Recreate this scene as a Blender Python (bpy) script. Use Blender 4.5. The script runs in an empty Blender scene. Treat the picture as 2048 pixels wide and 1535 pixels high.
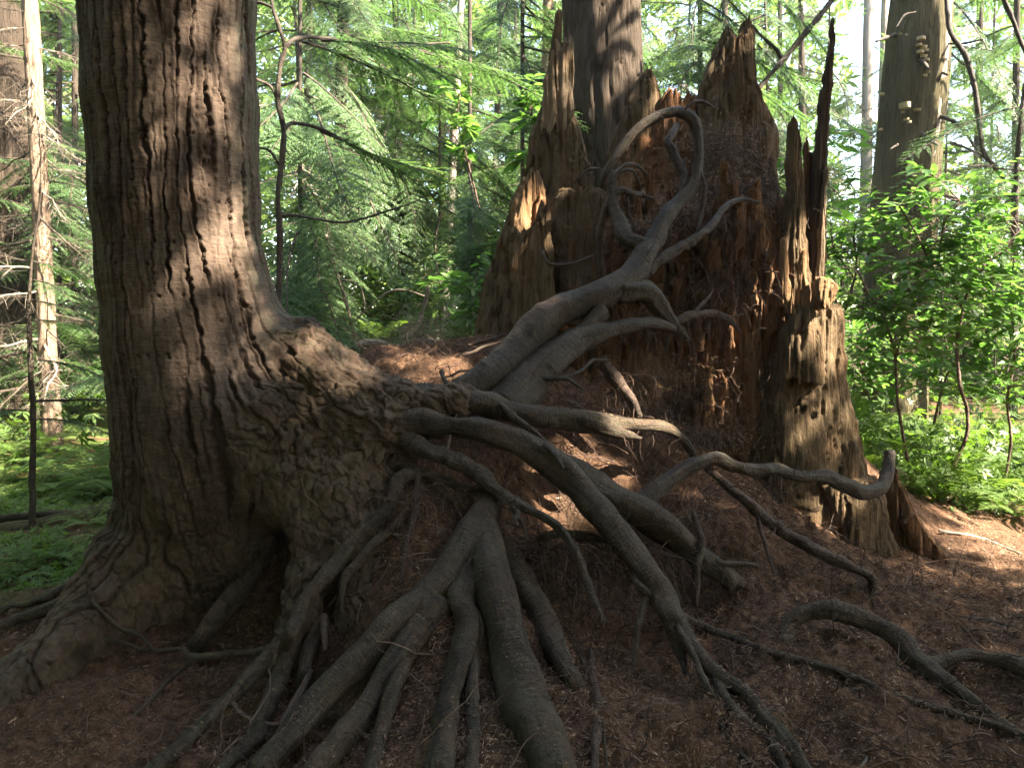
import bpy, math, numpy as np
from mathutils import Vector
R = math.radians
rng = np.random.default_rng(7)
SC = bpy.context.scene
COL = SC.collection

# ------------------------------------------------------------------ camera
FPX, CX, CY = 1480.0, 1024.0, 767.5          # focal length in photo pixels
CAMZ, PITCH = 1.30, R(4.5)
cam = bpy.data.cameras.new('camera')
cam.sensor_width = 36.0
cam.lens = 36.0 * FPX / 2048.0
cam.clip_end = 400
cam.clip_start = 0.05
camo = bpy.data.objects.new('camera', cam)
camo.location = (0, 0, CAMZ)
camo.rotation_euler = (R(90) - PITCH, 0, 0)
COL.objects.link(camo)
SC.camera = camo

# ------------------------------------------------------------------ world, sun, exposure
SUN_H = np.array([0.92, -0.39]); SUN_H = SUN_H / np.linalg.norm(SUN_H)
SUN_EL = R(44)
SUN = np.array([SUN_H[0]*math.cos(SUN_EL), SUN_H[1]*math.cos(SUN_EL), math.sin(SUN_EL)])
w = bpy.data.worlds.new('World'); SC.world = w; w.use_nodes = True
nt = w.node_tree; nt.nodes.clear()
sky = nt.nodes.new('ShaderNodeTexSky'); sky.sky_type = 'NISHITA'; sky.sun_disc = False
sky.sun_elevation = SUN_EL
sky.sun_rotation = math.atan2(SUN[0], SUN[1])
bg = nt.nodes.new('ShaderNodeBackground'); bg.inputs['Strength'].default_value = 0.13
out = nt.nodes.new('ShaderNodeOutputWorld')
nt.links.new(sky.outputs[0], bg.inputs['Color']); nt.links.new(bg.outputs[0], out.inputs['Surface'])
sl = bpy.data.lights.new('sun', 'SUN'); sl.energy = 5.0; sl.angle = R(0.55); sl.color = (1.0, 0.97, 0.92)
so = bpy.data.objects.new('sun', sl); so.rotation_euler = Vector(SUN).to_track_quat('Z', 'Y').to_euler()
so.location = (6, -3, 12); COL.objects.link(so)
SC.view_settings.view_transform = 'Standard'; SC.view_settings.look = 'None'
SC.view_settings.exposure = 3.5; SC.view_settings.gamma = 1.0; SC.view_settings.use_white_balance = True; SC.view_settings.white_balance_temperature = 7500; SC.view_settings.white_balance_tint = 11; SC.view_settings.use_curve_mapping = False
SC.cycles.use_denoising = True
SC.cycles.max_bounces = 5; SC.cycles.diffuse_bounces = 3; SC.cycles.glossy_bounces = 2
SC.cycles.transmission_bounces = 3; SC.cycles.transparent_max_bounces = 4
SC.cycles.caustics_reflective = False; SC.cycles.caustics_refractive = False
SC.cycles.sample_clamp_indirect = 6.0

# ------------------------------------------------------------------ pixel ray helper (photo coordinates -> world at a distance)
CP, SP = math.cos(PITCH), math.sin(PITCH)
def ray(px, py):
    a = (np.asarray(px, float) - CX) / FPX; b = -(np.asarray(py, float) - CY) / FPX
    return np.stack([a, CP + b*SP + 0*a, -SP + b*CP + 0*a], -1)
def W(px, py, Y):
    d = ray(px, py); t = np.asarray(Y, float) / d[..., 1]
    p = d * t[..., None]; p[..., 2] += CAMZ
    return p

# ------------------------------------------------------------------ noise
def _hash(ix, iy, iz, seed):
    h = (ix*374761393 + iy*668265263 + iz*2147483647 + seed*1274126177) & 0xFFFFFFFF
    h = ((h ^ (h >> 13)) * 1274126177) & 0xFFFFFFFF
    h = ((h ^ (h >> 15)) * 2246822519) & 0xFFFFFFFF
    return ((h ^ (h >> 16)) & 0xFFFFFF) / float(0xFFFFFF)
def noise(p, seed=0):                       # value noise, -1..1
    p = np.asarray(p, float); i = np.floor(p).astype(np.int64); f = p - i
    f = f*f*f*(f*(f*6 - 15) + 10)
    o = 0.0
    for dx in (0, 1):
        wx = f[..., 0] if dx else 1 - f[..., 0]
        for dy in (0, 1):
            wy = f[..., 1] if dy else 1 - f[..., 1]
            for dz in (0, 1):
                wz = f[..., 2] if dz else 1 - f[..., 2]
                o = o + wx*wy*wz*_hash(i[..., 0]+dx, i[..., 1]+dy, i[..., 2]+dz, seed)
    return o*2 - 1
def fbm(p, oct=4, seed=0, gain=0.5):
    p = np.asarray(p, float); a, s, t = 1.0, 0.0, 0.0
    for k in range(oct):
        s = s + a*noise(p, seed + k*17); t += a; a *= gain; p = p*2.03 + 3.7
    return s/t
def cells(p, seed=0, jitter=0.9):           # Voronoi F1, F2 and the id of the nearest cell
    p = np.asarray(p, float); i = np.floor(p).astype(np.int64)
    f1 = np.full(p.shape[:-1], 9.0); f2 = f1.copy(); cid = np.zeros(p.shape[:-1])
    d = p.shape[-1]
    rngz = (-1, 0, 1) if d == 3 else (0,)
    for dx in (-1, 0, 1):
        for dy in (-1, 0, 1):
            for dz in rngz:
                cx, cy = i[..., 0]+dx, i[..., 1]+dy
                cz = i[..., 2]+dz if d == 3 else 0*cx
                h1, h2, h3 = _hash(cx, cy, cz, seed), _hash(cx, cy, cz, seed+5), _hash(cx, cy, cz, seed+9)
                q = (cx + .5 + jitter*(h1-.5) - p[..., 0])**2 + (cy + .5 + jitter*(h2-.5) - p[..., 1])**2
                if d == 3: q = q + (cz + .5 + jitter*(h3-.5) - p[..., 2])**2
                q = np.sqrt(q)
                n = q < f1
                f2 = np.where(n, f1, np.minimum(f2, q)); cid = np.where(n, _hash(cx, cy, cz, seed+21), cid); f1 = np.where(n, q, f1)
    return f1, f2, cid
def sstep(a, b, x):
    t = np.clip((x - a)/(b - a), 0, 1); return t*t*(3 - 2*t)

# ------------------------------------------------------------------ mesh helpers
def mesh_from(name, V, F, mats=(), attrs=None, smooth=True, mi=None):
    V = np.asarray(V, np.float32).reshape(-1, 3)
    if isinstance(F, np.ndarray): Fl = [F]
    else: Fl = [np.asarray(f) for f in F if len(f)]
    me = bpy.data.meshes.new(name)
    me.vertices.add(len(V)); me.vertices.foreach_set('co', V.ravel())
    nl = sum(f.size for f in Fl); npoly = sum(len(f) for f in Fl)
    me.loops.add(nl); me.polygons.add(npoly)
    idx = np.concatenate([f.ravel() for f in Fl]).astype(np.int32)
    sizes = np.concatenate([np.full(len(f), f.shape[1]) for f in Fl])
    st = np.concatenate([[0], np.cumsum(sizes)[:-1]]).astype(np.int32)
    me.loops.foreach_set('vertex_index', idx); me.polygons.foreach_set('loop_start', st)
    for m in mats: me.materials.append(m)
    if mi is not None: me.polygons.foreach_set('material_index', np.asarray(mi, np.int32))
    me.polygons.foreach_set('use_smooth', np.full(npoly, smooth))
    for k, a in (attrs or {}).items():
        a = np.asarray(a, np.float32)
        if a.ndim == 2:
            at = me.attributes.new(k, 'FLOAT_VECTOR', 'POINT'); at.data.foreach_set('vector', a.ravel())
        else:
            at = me.attributes.new(k, 'FLOAT', 'POINT'); at.data.foreach_set('value', a)
    me.update(calc_edges=True); me.validate()
    return me
def obj(name, me, parent=None, loc=None):
    o = bpy.data.objects.new(name, me); COL.objects.link(o)
    if parent is not None: o.parent = parent
    if loc is not None: o.location = loc
    return o
def tag(o, label=None, cat=None, group=None, kind=None):
    if label: o['label'] = label
    if cat: o['category'] = cat
    if group: o['group'] = group
    if kind: o['kind'] = kind
    return o
def empty(name, loc, label, cat, group=None):
    o = bpy.data.objects.new(name, None); COL.objects.link(o); o.location = loc
    o.empty_display_size = .1
    return tag(o, label, cat, group)
class MB:                                    # collects pieces into one mesh
    def __init__(s): s.V, s.Q, s.T, s.A, s.n = [], [], [], {}, 0
    def add(s, V, Q=None, T=None, **at):
        V = np.asarray(V, float).reshape(-1, 3); s.V.append(V)
        if Q is not None and len(Q): s.Q.append(np.asarray(Q) + s.n)
        if T is not None and len(T): s.T.append(np.asarray(T) + s.n)
        for k, a in at.items(): s.A.setdefault(k, []).append(np.asarray(a, float))
        s.n += len(V)
    def mesh(s, name, mats, smooth=True):
        F = []
        if s.Q: F.append(np.concatenate(s.Q))
        if s.T: F.append(np.concatenate(s.T))
        return mesh_from(name, np.concatenate(s.V), F, mats, {k: np.concatenate(a) for k, a in s.A.items()}, smooth)

def spline(P, Rr, step):
    P = np.asarray(P, float); Rr = np.asarray(Rr, float)
    E = np.vstack([2*P[0]-P[1], P, 2*P[-1]-P[-2]])
    out, ro = [], []
    for k in range(len(P)-1):
        p0, p1, p2, p3 = E[k:k+4]
        n = max(2, int(np.ceil(np.linalg.norm(p2-p1)/step)))
        t = np.arange(n)/n; t = t[:, None]
        out.append(.5*((2*p1) + (p2-p0)*t + (2*p0-5*p1+4*p2-p3)*t**2 + (3*p1-p0-3*p2+p3)*t**3))
        ts = t[:, 0]; ro.append(Rr[k] + (Rr[k+1]-Rr[k])*(ts*ts*(3-2*ts)))
    out.append(P[-1:]); ro.append(Rr[-1:])
    return np.concatenate(out), np.concatenate(ro)
def frames(C):
    T = np.gradient(C, axis=0); T /= np.linalg.norm(T, axis=1)[:, None] + 1e-9
    N = np.zeros_like(T); B = np.zeros_like(T)
    a = np.array([0, 0, 1.0]) if abs(T[0][2]) < .9 else np.array([0, 1.0, 0])
    n = a - T[0]*np.dot(a, T[0]); n /= np.linalg.norm(n)
    for k in range(len(C)):
        n = n - T[k]*np.dot(n, T[k]); n /= np.linalg.norm(n) + 1e-9
        N[k] = n; B[k] = np.cross(T[k], n)
    return T, N, B
_seed = [0]
def tube(P, Rr, nseg=14, step=.02, amp=.10, wob=0.0, closed_tip=True, rough=.03):
    _seed[0] += 1; sd = _seed[0]*7.31
    C, r = spline(P, Rr, step)
    if wob:
        s_ = np.arange(len(C))*step
        for a_ in range(3):
            C[:, a_] += wob*fbm(np.stack([s_*9 + sd, s_*0 + a_*5, s_*0 + sd], -1), 3)
    T, N, B = frames(C)
    n = len(C); th = np.arange(nseg)/nseg*2*np.pi
    s = np.concatenate([[0], np.cumsum(np.linalg.norm(np.diff(C, axis=0), axis=1))])
    rm = max(r.mean(), .004)
    cs, sn = np.cos(th)[None, :], np.sin(th)[None, :]
    co = np.stack([cs*rm + 0*s[:, None], sn*rm + 0*s[:, None], s[:, None] + 0*cs], -1)
    q = co + sd
    rr = r[:, None]*np.ones((1, nseg))
    if amp:
        sw = 1 + .9*amp*noise(np.stack([s/(5*rm) + sd, 0*s, 0*s], -1), 4)
        kn = np.zeros_like(rr); gk = np.random.default_rng(int(sd*10) % 99991)
        for _ in range(int(s[-1]/(9*rm)) if rm > .012 else 0):
            k0, t0, wk = gk.uniform(.05, .95)*s[-1], gk.uniform(0, 2*np.pi), gk.uniform(.35, .8)*rm
            da = (th[None] - t0 + np.pi) % (2*np.pi) - np.pi; kn += gk.uniform(-.10, .30)*np.exp(-((s[:, None]-k0)**2 + (da*rm)**2)/wk**2)
        fl = 1 + .10*np.cos(2*(th[None] - 2*np.pi*noise(np.stack([s/(14*rm) + sd*2, 0*s, 0*s], -1), 6)[:, None]))
        rr = rr*sw[:, None]*fl*(1 + kn + amp*noise(q*np.array([.8/rm, .8/rm, .35/rm]), 3) + amp*.9*noise(q*np.array([1.5/rm, 1.5/rm, .10/rm]), 5)
                 + rough*1.8*fbm(q*np.array([2.2/rm, 2.2/rm, 1.4/rm]), 3, 9))
    V = C[:, None, :] + rr[..., None]*(cs[..., None]*N[:, None, :] + sn[..., None]*B[:, None, :])
    i = np.arange(n-1)[:, None]*nseg; j = np.arange(nseg)[None, :]; j2 = (j+1) % nseg
    Q = np.stack([i+j, i+j2, i+nseg+j2, i+nseg+j], -1).reshape(-1, 4)
    V = V.reshape(-1, 3); co = co.reshape(-1, 3) + np.array([0, 0, sd])
    tips = [C[0] - T[0]*r[0]*.5, C[-1] + T[-1]*r[-1]*.6]
    V = np.vstack([V, tips]); co = np.vstack([co, co[:1], co[-1:]])
    b0, b1 = n*nseg, n*nseg+1
    jj = np.arange(nseg); jn = (jj+1) % nseg
    Tr = np.concatenate([np.stack([np.full(nseg, b0), jn, jj], -1), np.stack([np.full(nseg, b1), (n-1)*nseg+jj, (n-1)*nseg+jn], -1)])
    return V, Q, Tr, co

# ------------------------------------------------------------------ materials
def material(name):
    m = bpy.data.materials.new(name); m.use_nodes = True; n = m.node_tree; n.nodes.clear()
    o = n.nodes.new('ShaderNodeOutputMaterial'); b = n.nodes.new('ShaderNodeBsdfPrincipled')
    n.links.new(b.outputs[0], o.inputs['Surface'])
    return m, n, b, o
class NG:
    def __init__(s, n): s.n = n
    def new(s, t, **kw):
        x = s.n.nodes.new(t)
        for k, v in kw.items(): setattr(x, k, v)
        return x
    def ln(s, a, b): s.n.links.new(a, b)
    def attr(s, name): return s.new('ShaderNodeAttribute', attribute_name=name)
    def scaled(s, vec, sc, loc=(0, 0, 0)):
        m = s.new('ShaderNodeMapping'); m.inputs['Scale'].default_value = sc; m.inputs['Location'].default_value = loc; s.ln(vec, m.inputs['Vector']); return m.outputs[0]
    def noise(s, vec, scale=1, detail=5, rough=.55, dist=0.0):
        x = s.new('ShaderNodeTexNoise'); x.inputs['Scale'].default_value = scale; x.inputs['Detail'].default_value = detail
        x.inputs['Roughness'].default_value = rough; x.inputs['Distortion'].default_value = dist; s.ln(vec, x.inputs['Vector']); return x.outputs['Fac']
    def vor(s, vec, scale=1, feature='DISTANCE_TO_EDGE'):
        x = s.new('ShaderNodeTexVoronoi', feature=feature); x.inputs['Scale'].default_value = scale; s.ln(vec, x.inputs['Vector']); return x.outputs[0]
    def ramp(s, fac, stops):
        x = s.new('ShaderNodeValToRGB'); e = x.color_ramp.elements
        while len(e) < len(stops): e.new(.5)
        for k, (p, c) in enumerate(stops):
            e[k].position = p; e[k].color = (*c, 1) if len(c) == 3 else c
        s.ln(fac, x.inputs[0]); return x.outputs[0]
    def mix(s, fac, a, b, mode='MIX'):
        x = s.new('ShaderNodeMix', data_type='RGBA', blend_type=mode)
        for sock, v in ((0, fac), (6, a), (7, b)):
            if hasattr(v, 'is_linked') or hasattr(v, 'links'): s.ln(v, x.inputs[sock])
            else: x.inputs[sock].default_value = v if sock == 0 else (*v, 1)
        return x.outputs[2]
    def math(s, op, a, b=None):
        x = s.new('ShaderNodeMath', operation=op)
        for k, v in enumerate((a, b)):
            if v is None: continue
            if hasattr(v, 'links'): s.ln(v, x.inputs[k])
            else: x.inputs[k].default_value = v
        return x.outputs[0]
    def bump(s, h, strength, dist, prev=None):
        x = s.new('ShaderNodeBump'); x.inputs['Strength'].default_value = strength; x.inputs['Distance'].default_value = dist
        s.ln(h, x.inputs['Height'])
        if prev is not None: s.ln(prev, x.inputs['Normal'])
        return x.outputs[0]

def mat_root(name, cols, ring=1.0):
    m, n, b, o = material(name); g = NG(n); bk = g.attr('bk').outputs['Vector']
    big = g.noise(g.scaled(bk, (9, 9, 3)), 1, 5, .6)
    c = g.ramp(big, [(.28, cols[0]), (.5, cols[1]), (.72, cols[2])])
    br = g.noise(g.scaled(bk, (7, 7, 5), (9, 2, 4)), 1, 6, .7)
    c = g.mix(g.math('MULTIPLY', g.ramp(br, [(.5, (0, 0, 0)), (.62, (1, 1, 1))]), .6), c, (.10, .058, .034))
    sp_ = g.noise(g.scaled(bk, (45, 45, 30), (1, 6, 3)), 1, 6, .75)
    c = g.mix(.55, c, g.ramp(sp_, [(.32, (.4, .38, .36)), (.5, (1, 1, 1)), (.7, (1.5, 1.45, 1.35))]), 'MULTIPLY')
    lich = g.noise(g.scaled(bk, (22, 22, 12), (3, 1, 7)), 1, 6, .65)
    c = g.mix(g.math('MULTIPLY', g.ramp(lich, [(.54, (0, 0, 0)), (.66, (1, 1, 1))]), .5), c, (.105, .10, .062))
    dk = g.noise(g.scaled(bk, (60, 60, 160)), 1, 3, .6)
    c = g.mix(g.math('MULTIPLY', g.ramp(dk, [(.5, (0, 0, 0)), (.66, (1, 1, 1))]), .35), c, (.035, .027, .02))
    wr = g.noise(g.scaled(bk, (16, 16, 230), (7, 2, 1)), 1, 3, .7)
    c = g.mix(g.math('MULTIPLY', g.ramp(wr, [(.36, (1, 1, 1)), (.46, (0, 0, 0))]), .75*ring), c, (.018, .013, .009))
    lc = g.noise(g.scaled(bk, (34, 34, 4), (2, 9, 5)), 1, 5, .6, .5)
    lcm = g.ramp(lc, [(.34, (1, 1, 1)), (.42, (0, 0, 0))])
    c = g.mix(g.math('MULTIPLY', lcm, .7), c, (.02, .013, .009))
    g.ln(c, b.inputs['Base Color'])
    b.inputs['Roughness'].default_value = .66; b.inputs['Specular IOR Level'].default_value = .22
    rings = g.noise(g.scaled(bk, (30, 30, 260)), 1, 3, .6)
    fine = g.noise(g.scaled(bk, (120, 120, 150)), 1, 4, .6)
    lens_ = g.ramp(g.noise(g.scaled(bk, (26, 26, 190), (5, 5, 5)), 1, 2, .5), [(.6, (0, 0, 0)), (.68, (1, 1, 1))])
    mid = g.noise(g.scaled(bk, (42, 42, 26)), 1, 5, .65)
    nb = g.bump(mid, 1.0, .022); nb = g.bump(rings, 1.0*ring, .012, nb); nb = g.bump(lc, .6, .014, nb); nb = g.bump(fine, .6, .006, nb); nb = g.bump(lens_, .6, .006, nb)
    g.ln(nb, b.inputs['Normal'])
    return m
M_ROOT = mat_root('root_bark', [(.032, .022, .013), (.068, .049, .029), (.11, .083, .05)])
M_ROOTG = mat_root('grey_root_bark', [(.04, .031, .022), (.08, .064, .046), (.13, .107, .079)])
M_ROOTR = mat_root('brown_root_bark', [(.05, .031, .022), (.09, .058, .041), (.13, .088, .065)])
M_STICK = mat_root('stick_bark', [(.09, .055, .042), (.14, .085, .065), (.18, .12, .10)], .4)
M_DEADPALE = mat_root('dead_twig_wood', [(.15, .12, .09), (.26, .215, .165), (.36, .30, .24)], .4)
M_TWIG = mat_root('twig_bark', [(.035, .028, .02), (.065, .05, .035), (.10, .08, .06)], .5)

def mat_trunk():
    m, n, b, o = material('furrowed_bark'); g = NG(n); bk = g.attr('bk').outputs['Vector']; cr = g.attr('crack').outputs['Fac']; al = g.attr('algae').outputs['Fac']; up = g.attr('upright').outputs['Fac']
    big = g.noise(g.scaled(bk, (5, 5, 2)), 1, 6, .62)
    c = g.ramp(big, [(.3, (.055, .037, .026)), (.52, (.10, .070, .050)), (.75, (.15, .112, .084))])
    fine = g.noise(g.scaled(bk, (14, 14, 150)), 1, 4, .65)
    c = g.mix(g.math('MULTIPLY', up, .6), c, g.ramp(fine, [(.32, (.4, .37, .35)), (.66, (1.25, 1.2, 1.15))]), 'MULTIPLY')
    sp_ = g.noise(g.scaled(bk, (32, 32, 24), (1, 6, 3)), 1, 6, .75)
    c = g.mix(.7, c, g.ramp(sp_, [(.34, (.5, .47, .44)), (.5, (1, 1, 1)), (.68, (1.4, 1.36, 1.3))]), 'MULTIPLY')
    c = g.mix(g.math('SUBTRACT', 1.0, up), c, (.74, .66, .57), 'MULTIPLY')
    c = g.mix(cr, c, (.03, .017, .010))
    gr = g.noise(g.scaled(bk, (16, 16, 9), (2, 8, 1)), 1, 6, .7)
    c = g.mix(g.math('MULTIPLY', g.math('MULTIPLY', g.ramp(gr, [(.42, (0, 0, 0)), (.62, (1, 1, 1))]), al), .65), c, (.11, .125, .075))
    g.ln(c, b.inputs['Base Color']); b.inputs['Roughness'].default_value = .82; b.inputs['Specular IOR Level'].default_value = .2
    f2 = g.noise(g.scaled(bk, (18, 18, 170)), 1, 4, .65); f3 = g.noise(g.scaled(bk, (70, 70, 70)), 1, 5, .65)
    f4 = g.noise(g.scaled(bk, (26, 26, 26)), 1, 6, .7)
    f2 = g.math('MULTIPLY', f2, up); nb = g.bump(f2, .38, .005); nb = g.bump(f3, .6, .009, nb); nb = g.bump(f4, .5, .02, nb); g.ln(nb, b.inputs['Normal'])
    return m
M_TRUNK = mat_trunk()

def mat_bgbark(name, a, bcol, ccol, fr=1.0):
    m, n, b, o = material(name); g = NG(n); bk = g.attr('bk').outputs['Vector']
    st = g.noise(g.scaled(bk, (38*fr, 38*fr, 2.6*fr)), 1, 5, .6, .6)
    big = g.noise(g.scaled(bk, (5, 5, 1.2)), 1, 5, .6)
    c = g.mix(.55, g.ramp(st, [(.35, a), (.55, bcol), (.75, ccol)]), g.ramp(big, [(.3, a), (.55, bcol), (.75, ccol)]))
    g.ln(c, b.inputs['Base Color']); b.inputs['Roughness'].default_value = .9; b.inputs['Specular IOR Level'].default_value = .1
    nb = g.bump(st, .9, .03); g.ln(nb, b.inputs['Normal'])
    return m
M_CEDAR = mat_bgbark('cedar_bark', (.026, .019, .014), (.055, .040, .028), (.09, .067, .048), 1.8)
M_MOSSBARK = mat_bgbark('mossy_bark', (.035, .029, .015), (.085, .072, .038), (.135, .112, .062), 1.4)
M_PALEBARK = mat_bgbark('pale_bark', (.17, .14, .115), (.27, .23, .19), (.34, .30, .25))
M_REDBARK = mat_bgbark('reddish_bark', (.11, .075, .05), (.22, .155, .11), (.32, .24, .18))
M_DARKBARK = mat_bgbark('dark_bark', (.03, .024, .018), (.055, .043, .032), (.09, .07, .05))

def mat_wood(name, dark, mid, light, red=(.2, .08, .03), redamt=.5, pits=.6):
    m, n, b, o = material(name); g = NG(n); bk = g.attr('bk').outputs['Vector']
    fib = g.noise(g.scaled(bk, (70, 70, 3.5)), 1, 6, .65, .3)
    big = g.noise(g.scaled(bk, (6, 6, 2.2)), 1, 6, .62)
    c = g.mix(.5, g.ramp(fib, [(.3, dark), (.52, mid), (.74, light)]), g.ramp(big, [(.3, dark), (.52, mid), (.74, light)]))
    rn = g.noise(g.scaled(bk, (9, 9, 4), (4, 4, 4)), 1, 5, .6)
    c = g.mix(g.math('MULTIPLY', g.ramp(rn, [(.46, (0, 0, 0)), (.66, (1, 1, 1))]), redamt), c, red)
    pt = g.vor(g.scaled(bk, (26, 26, 13)), 1, 'F1')
    pm = g.ramp(pt, [(.08, (1, 1, 1)), (.17, (0, 0, 0))])
    c = g.mix(g.math('MULTIPLY', pm, pits), c, (.02, .012, .008))
    g.ln(c, b.inputs['Base Color']); b.inputs['Roughness'].default_value = .9; b.inputs['Specular IOR Level'].default_value = .12
    sm = g.noise(g.scaled(bk, (90, 90, 60)), 1, 4, .65)
    nb = g.bump(fib, .95, .02); nb = g.bump(sm, .7, .01, nb); g.ln(nb, b.inputs['Normal'])
    return m
M_WEATH = mat_wood('weathered_wood', (.042, .028, .016), (.108, .074, .041), (.18, .13, .076), (.155, .077, .036), .4)
M_GREYWOOD = mat_wood('greyed_wood', (.08, .058, .035), (.19, .14, .09), (.32, .25, .17), (.24, .13, .06), .3, .2)
M_ROT = mat_wood('rotten_red_wood', (.035, .017, .010), (.165, .087, .043), (.28, .165, .088), (.20, .078, .034), .5)
M_ORANGE = mat_wood('fresh_broken_wood', (.10, .055, .026), (.20, .12, .06), (.33, .22, .125), (.25, .11, .05), .5, .2)
M_SPLINT = mat_wood('splinter_wood', (.035, .024, .017), (.075, .052, .037), (.13, .095, .07), (.09, .05, .03), .3, .1)

def mat_floor():
    m, n, b, o = material('litter_and_moss'); g = NG(n)
    ge = g.new('ShaderNodeNewGeometry'); pos = ge.outputs['Position']; ms = g.attr('moss').outputs['Fac']; so_ = g.attr('soil').outputs['Fac']
    a = g.noise(pos, 26, 8, .7); v = g.noise(g.scaled(pos, (1, 1, 1), (3, 3, 3)), 120, 4, .7); bl = g.noise(pos, 2.2, 5, .6)
    c = g.ramp(a, [(.3, (.036, .02, .013)), (.5, (.11, .062, .037)), (.7, (.20, .12, .07))])
    c = g.mix(.6, c, g.ramp(v, [(.35, (.35, .33, .32)), (.65, (1.4, 1.3, 1.2))]), 'MULTIPLY')
    c = g.mix(g.math('MULTIPLY', g.ramp(bl, [(.5, (0, 0, 0)), (.68, (1, 1, 1))]), .5), c, (.045, .027, .019))
    c = g.mix(so_, c, (.028, .018, .012))
    mc = g.ramp(a, [(.3, (.02, .032, .01)), (.5, (.055, .085, .02)), (.7, (.10, .135, .035))])
    mk = g.math('MULTIPLY', ms, g.ramp(g.noise(pos, 5, 6, .65), [(.36, (0, 0, 0)), (.5, (1, 1, 1))]))
    c = g.mix(mk, c, mc)
    g.ln(c, b.inputs['Base Color']); b.inputs['Roughness'].default_value = .95; b.inputs['Specular IOR Level'].default_value = .08
    nb = g.bump(a, .8, .03); nb = g.bump(v, .7, .012, nb); g.ln(nb, b.inputs['Normal'])
    return m
M_FLOOR = mat_floor()

def mat_var(name, stops, rough=.75, spec=.25):      # colour from the per-piece 'tint' value
    m, n, b, o = material(name); g = NG(n); t = g.attr('tint').outputs['Fac']
    g.ln(g.ramp(t, stops), b.inputs['Base Color']); b.inputs['Roughness'].default_value = rough; b.inputs['Specular IOR Level'].default_value = spec
    return m
M_NEEDLE = mat_var('dry_needles', [(0, (.05, .027, .017)), (.45, (.165, .092, .052)), (.8, (.30, .195, .115)), (1, (.46, .34, .22))])
M_HAIR = mat_var('fine_root_hair', [(0, (.03, .02, .014)), (.6, (.085, .05, .035)), (1, (.20, .13, .09))])

def mat_leaf(name, stops, trans, rough=.5, spec=.35, tw=.42):
    m, n, b, o = material(name); g = NG(n)
    oi = g.new('ShaderNodeObjectInfo').outputs['Random']; t = g.attr('tint').outputs['Fac']
    f = g.math('ADD', g.math('MULTIPLY', oi, .35), g.math('MULTIPLY', t, .65))
    c = g.ramp(f, stops); g.ln(c, b.inputs['Base Color']); b.inputs['Roughness'].default_value = rough; b.inputs['Specular IOR Level'].default_value = spec
    tr = g.new('ShaderNodeBsdfTranslucent'); tc = g.mix(1.0, c, trans, 'MULTIPLY'); g.ln(tc, tr.inputs['Color'])
    ms = g.new('ShaderNodeMixShader'); ms.inputs[0].default_value = tw
    g.ln(b.outputs[0], ms.inputs[1]); g.ln(tr.outputs[0], ms.inputs[2]); g.ln(ms.outputs[0], o.inputs['Surface'])
    return m
M_HEM = mat_leaf('hemlock_needles', [(0, (.04, .08, .03)), (.5, (.07, .13, .045)), (1, (.11, .165, .07))], (1.4, 1.55, 1.0), tw=.5)
M_CROWN = mat_leaf('crown_needles', [(0, (.025, .05, .02)), (.5, (.04, .075, .028)), (1, (.06, .10, .035))], (1.2, 1.4, .7), tw=.2)
M_LEAF = mat_leaf('shrub_leaf', [(0, (.045, .10, .026)), (.5, (.075, .155, .036)), (1, (.115, .19, .058))], (1.5, 1.7, 1.0), .45, .4, .55)
M_FERN = mat_leaf('fern_leaf', [(0, (.045, .09, .022)), (.5, (.085, .14, .035)), (1, (.14, .19, .05))], (1.5, 1.7, .7), .5, .3, .45)
M_FAR = mat_leaf('far_leaf', [(0, (.05, .10, .03)), (.5, (.095, .155, .045)), (1, (.18, .215, .09))], (1.5, 1.6, 1.0), .6, .25, .5)
M_FUNG = mat_var('bracket_fungus', [(0, (.20, .14, .06)), (1, (.33, .27, .15))], .7, .3)
#==END_HEAD==
# ------------------------------------------------------------------ forest floor (a thin-plate surface through measured heights)
_pix = [  # photo x, y, distance
 (0,1535,2.10),(400,1535,2.05),(800,1535,1.95),(1150,1535,1.95),(1500,1535,2.05),(2048,1535,2.15),
 (0,1350,2.62),(0,1200,3.2),(100,1150,3.5),(50,1050,4.6),(250,1400,2.45),(420,1230,3.0),(560,1250,2.95),(700,1330,2.5),
 (720,705,3.9),(800,712,3.85),(860,695,4.0),(1000,672,4.1),(780,760,3.55),(860,770,3.55),(900,860,3.25),(850,915,3.1),(1000,1000,3.2),(850,1030,2.85),(930,1000,3.14),
 (760,1000,2.95),(1000,1200,2.62),(850,1300,2.42),(1000,1400,2.25),(1150,1120,3.42),(1180,1200,3.08),(1250,1300,2.74),
 (1100,830,3.7),(1200,900,3.72),(1250,950,3.55),(1350,950,3.75),(1300,880,3.9),(1400,1010,3.55),(1400,1120,3.36),(1300,1130,3.45),(1560,1050,3.75),(1500,1150,3.15),(1650,1130,3.5),
 (1750,1120,3.9),(1740,935,4.7),(1800,1000,4.5),(1900,1100,4.2),(2048,1065,4.9),(1850,1010,4.8),(1700,1250,2.95),(2048,1300,2.7),(1600,1400,2.32),(1900,1200,3.3),(1450,1250,2.85),
]
_a = np.array(_pix, float); _wp = W(_a[:, 0], _a[:, 1], _a[:, 2])
_far = [(-.3,5.2,.55),(.5,5.3,.75),(1.2,5.4,.7),(0,6.5,.2),(-2,5.5,.03),(-4,4,.05),(-3,2.5,.0),(-2.5,1.2,-.1),(0,1.0,-.12),(2.5,1.0,-.1),(4,2.5,.0),(4,4.5,-.05),(3.2,6.5,.0),(1.5,7,.15),(-1,8,.1),
        (0,-2,-.1),(-5,0,0),(5,0,0),(-6,8,.1),(6,8,0),(0,11,.1),(-8,14,.25),(8,14,.1),(0,16,.2),(0,-8,0),(9,2,0),(-9,4,0)]
CPT = np.vstack([_wp, np.array(_far)])
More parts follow.
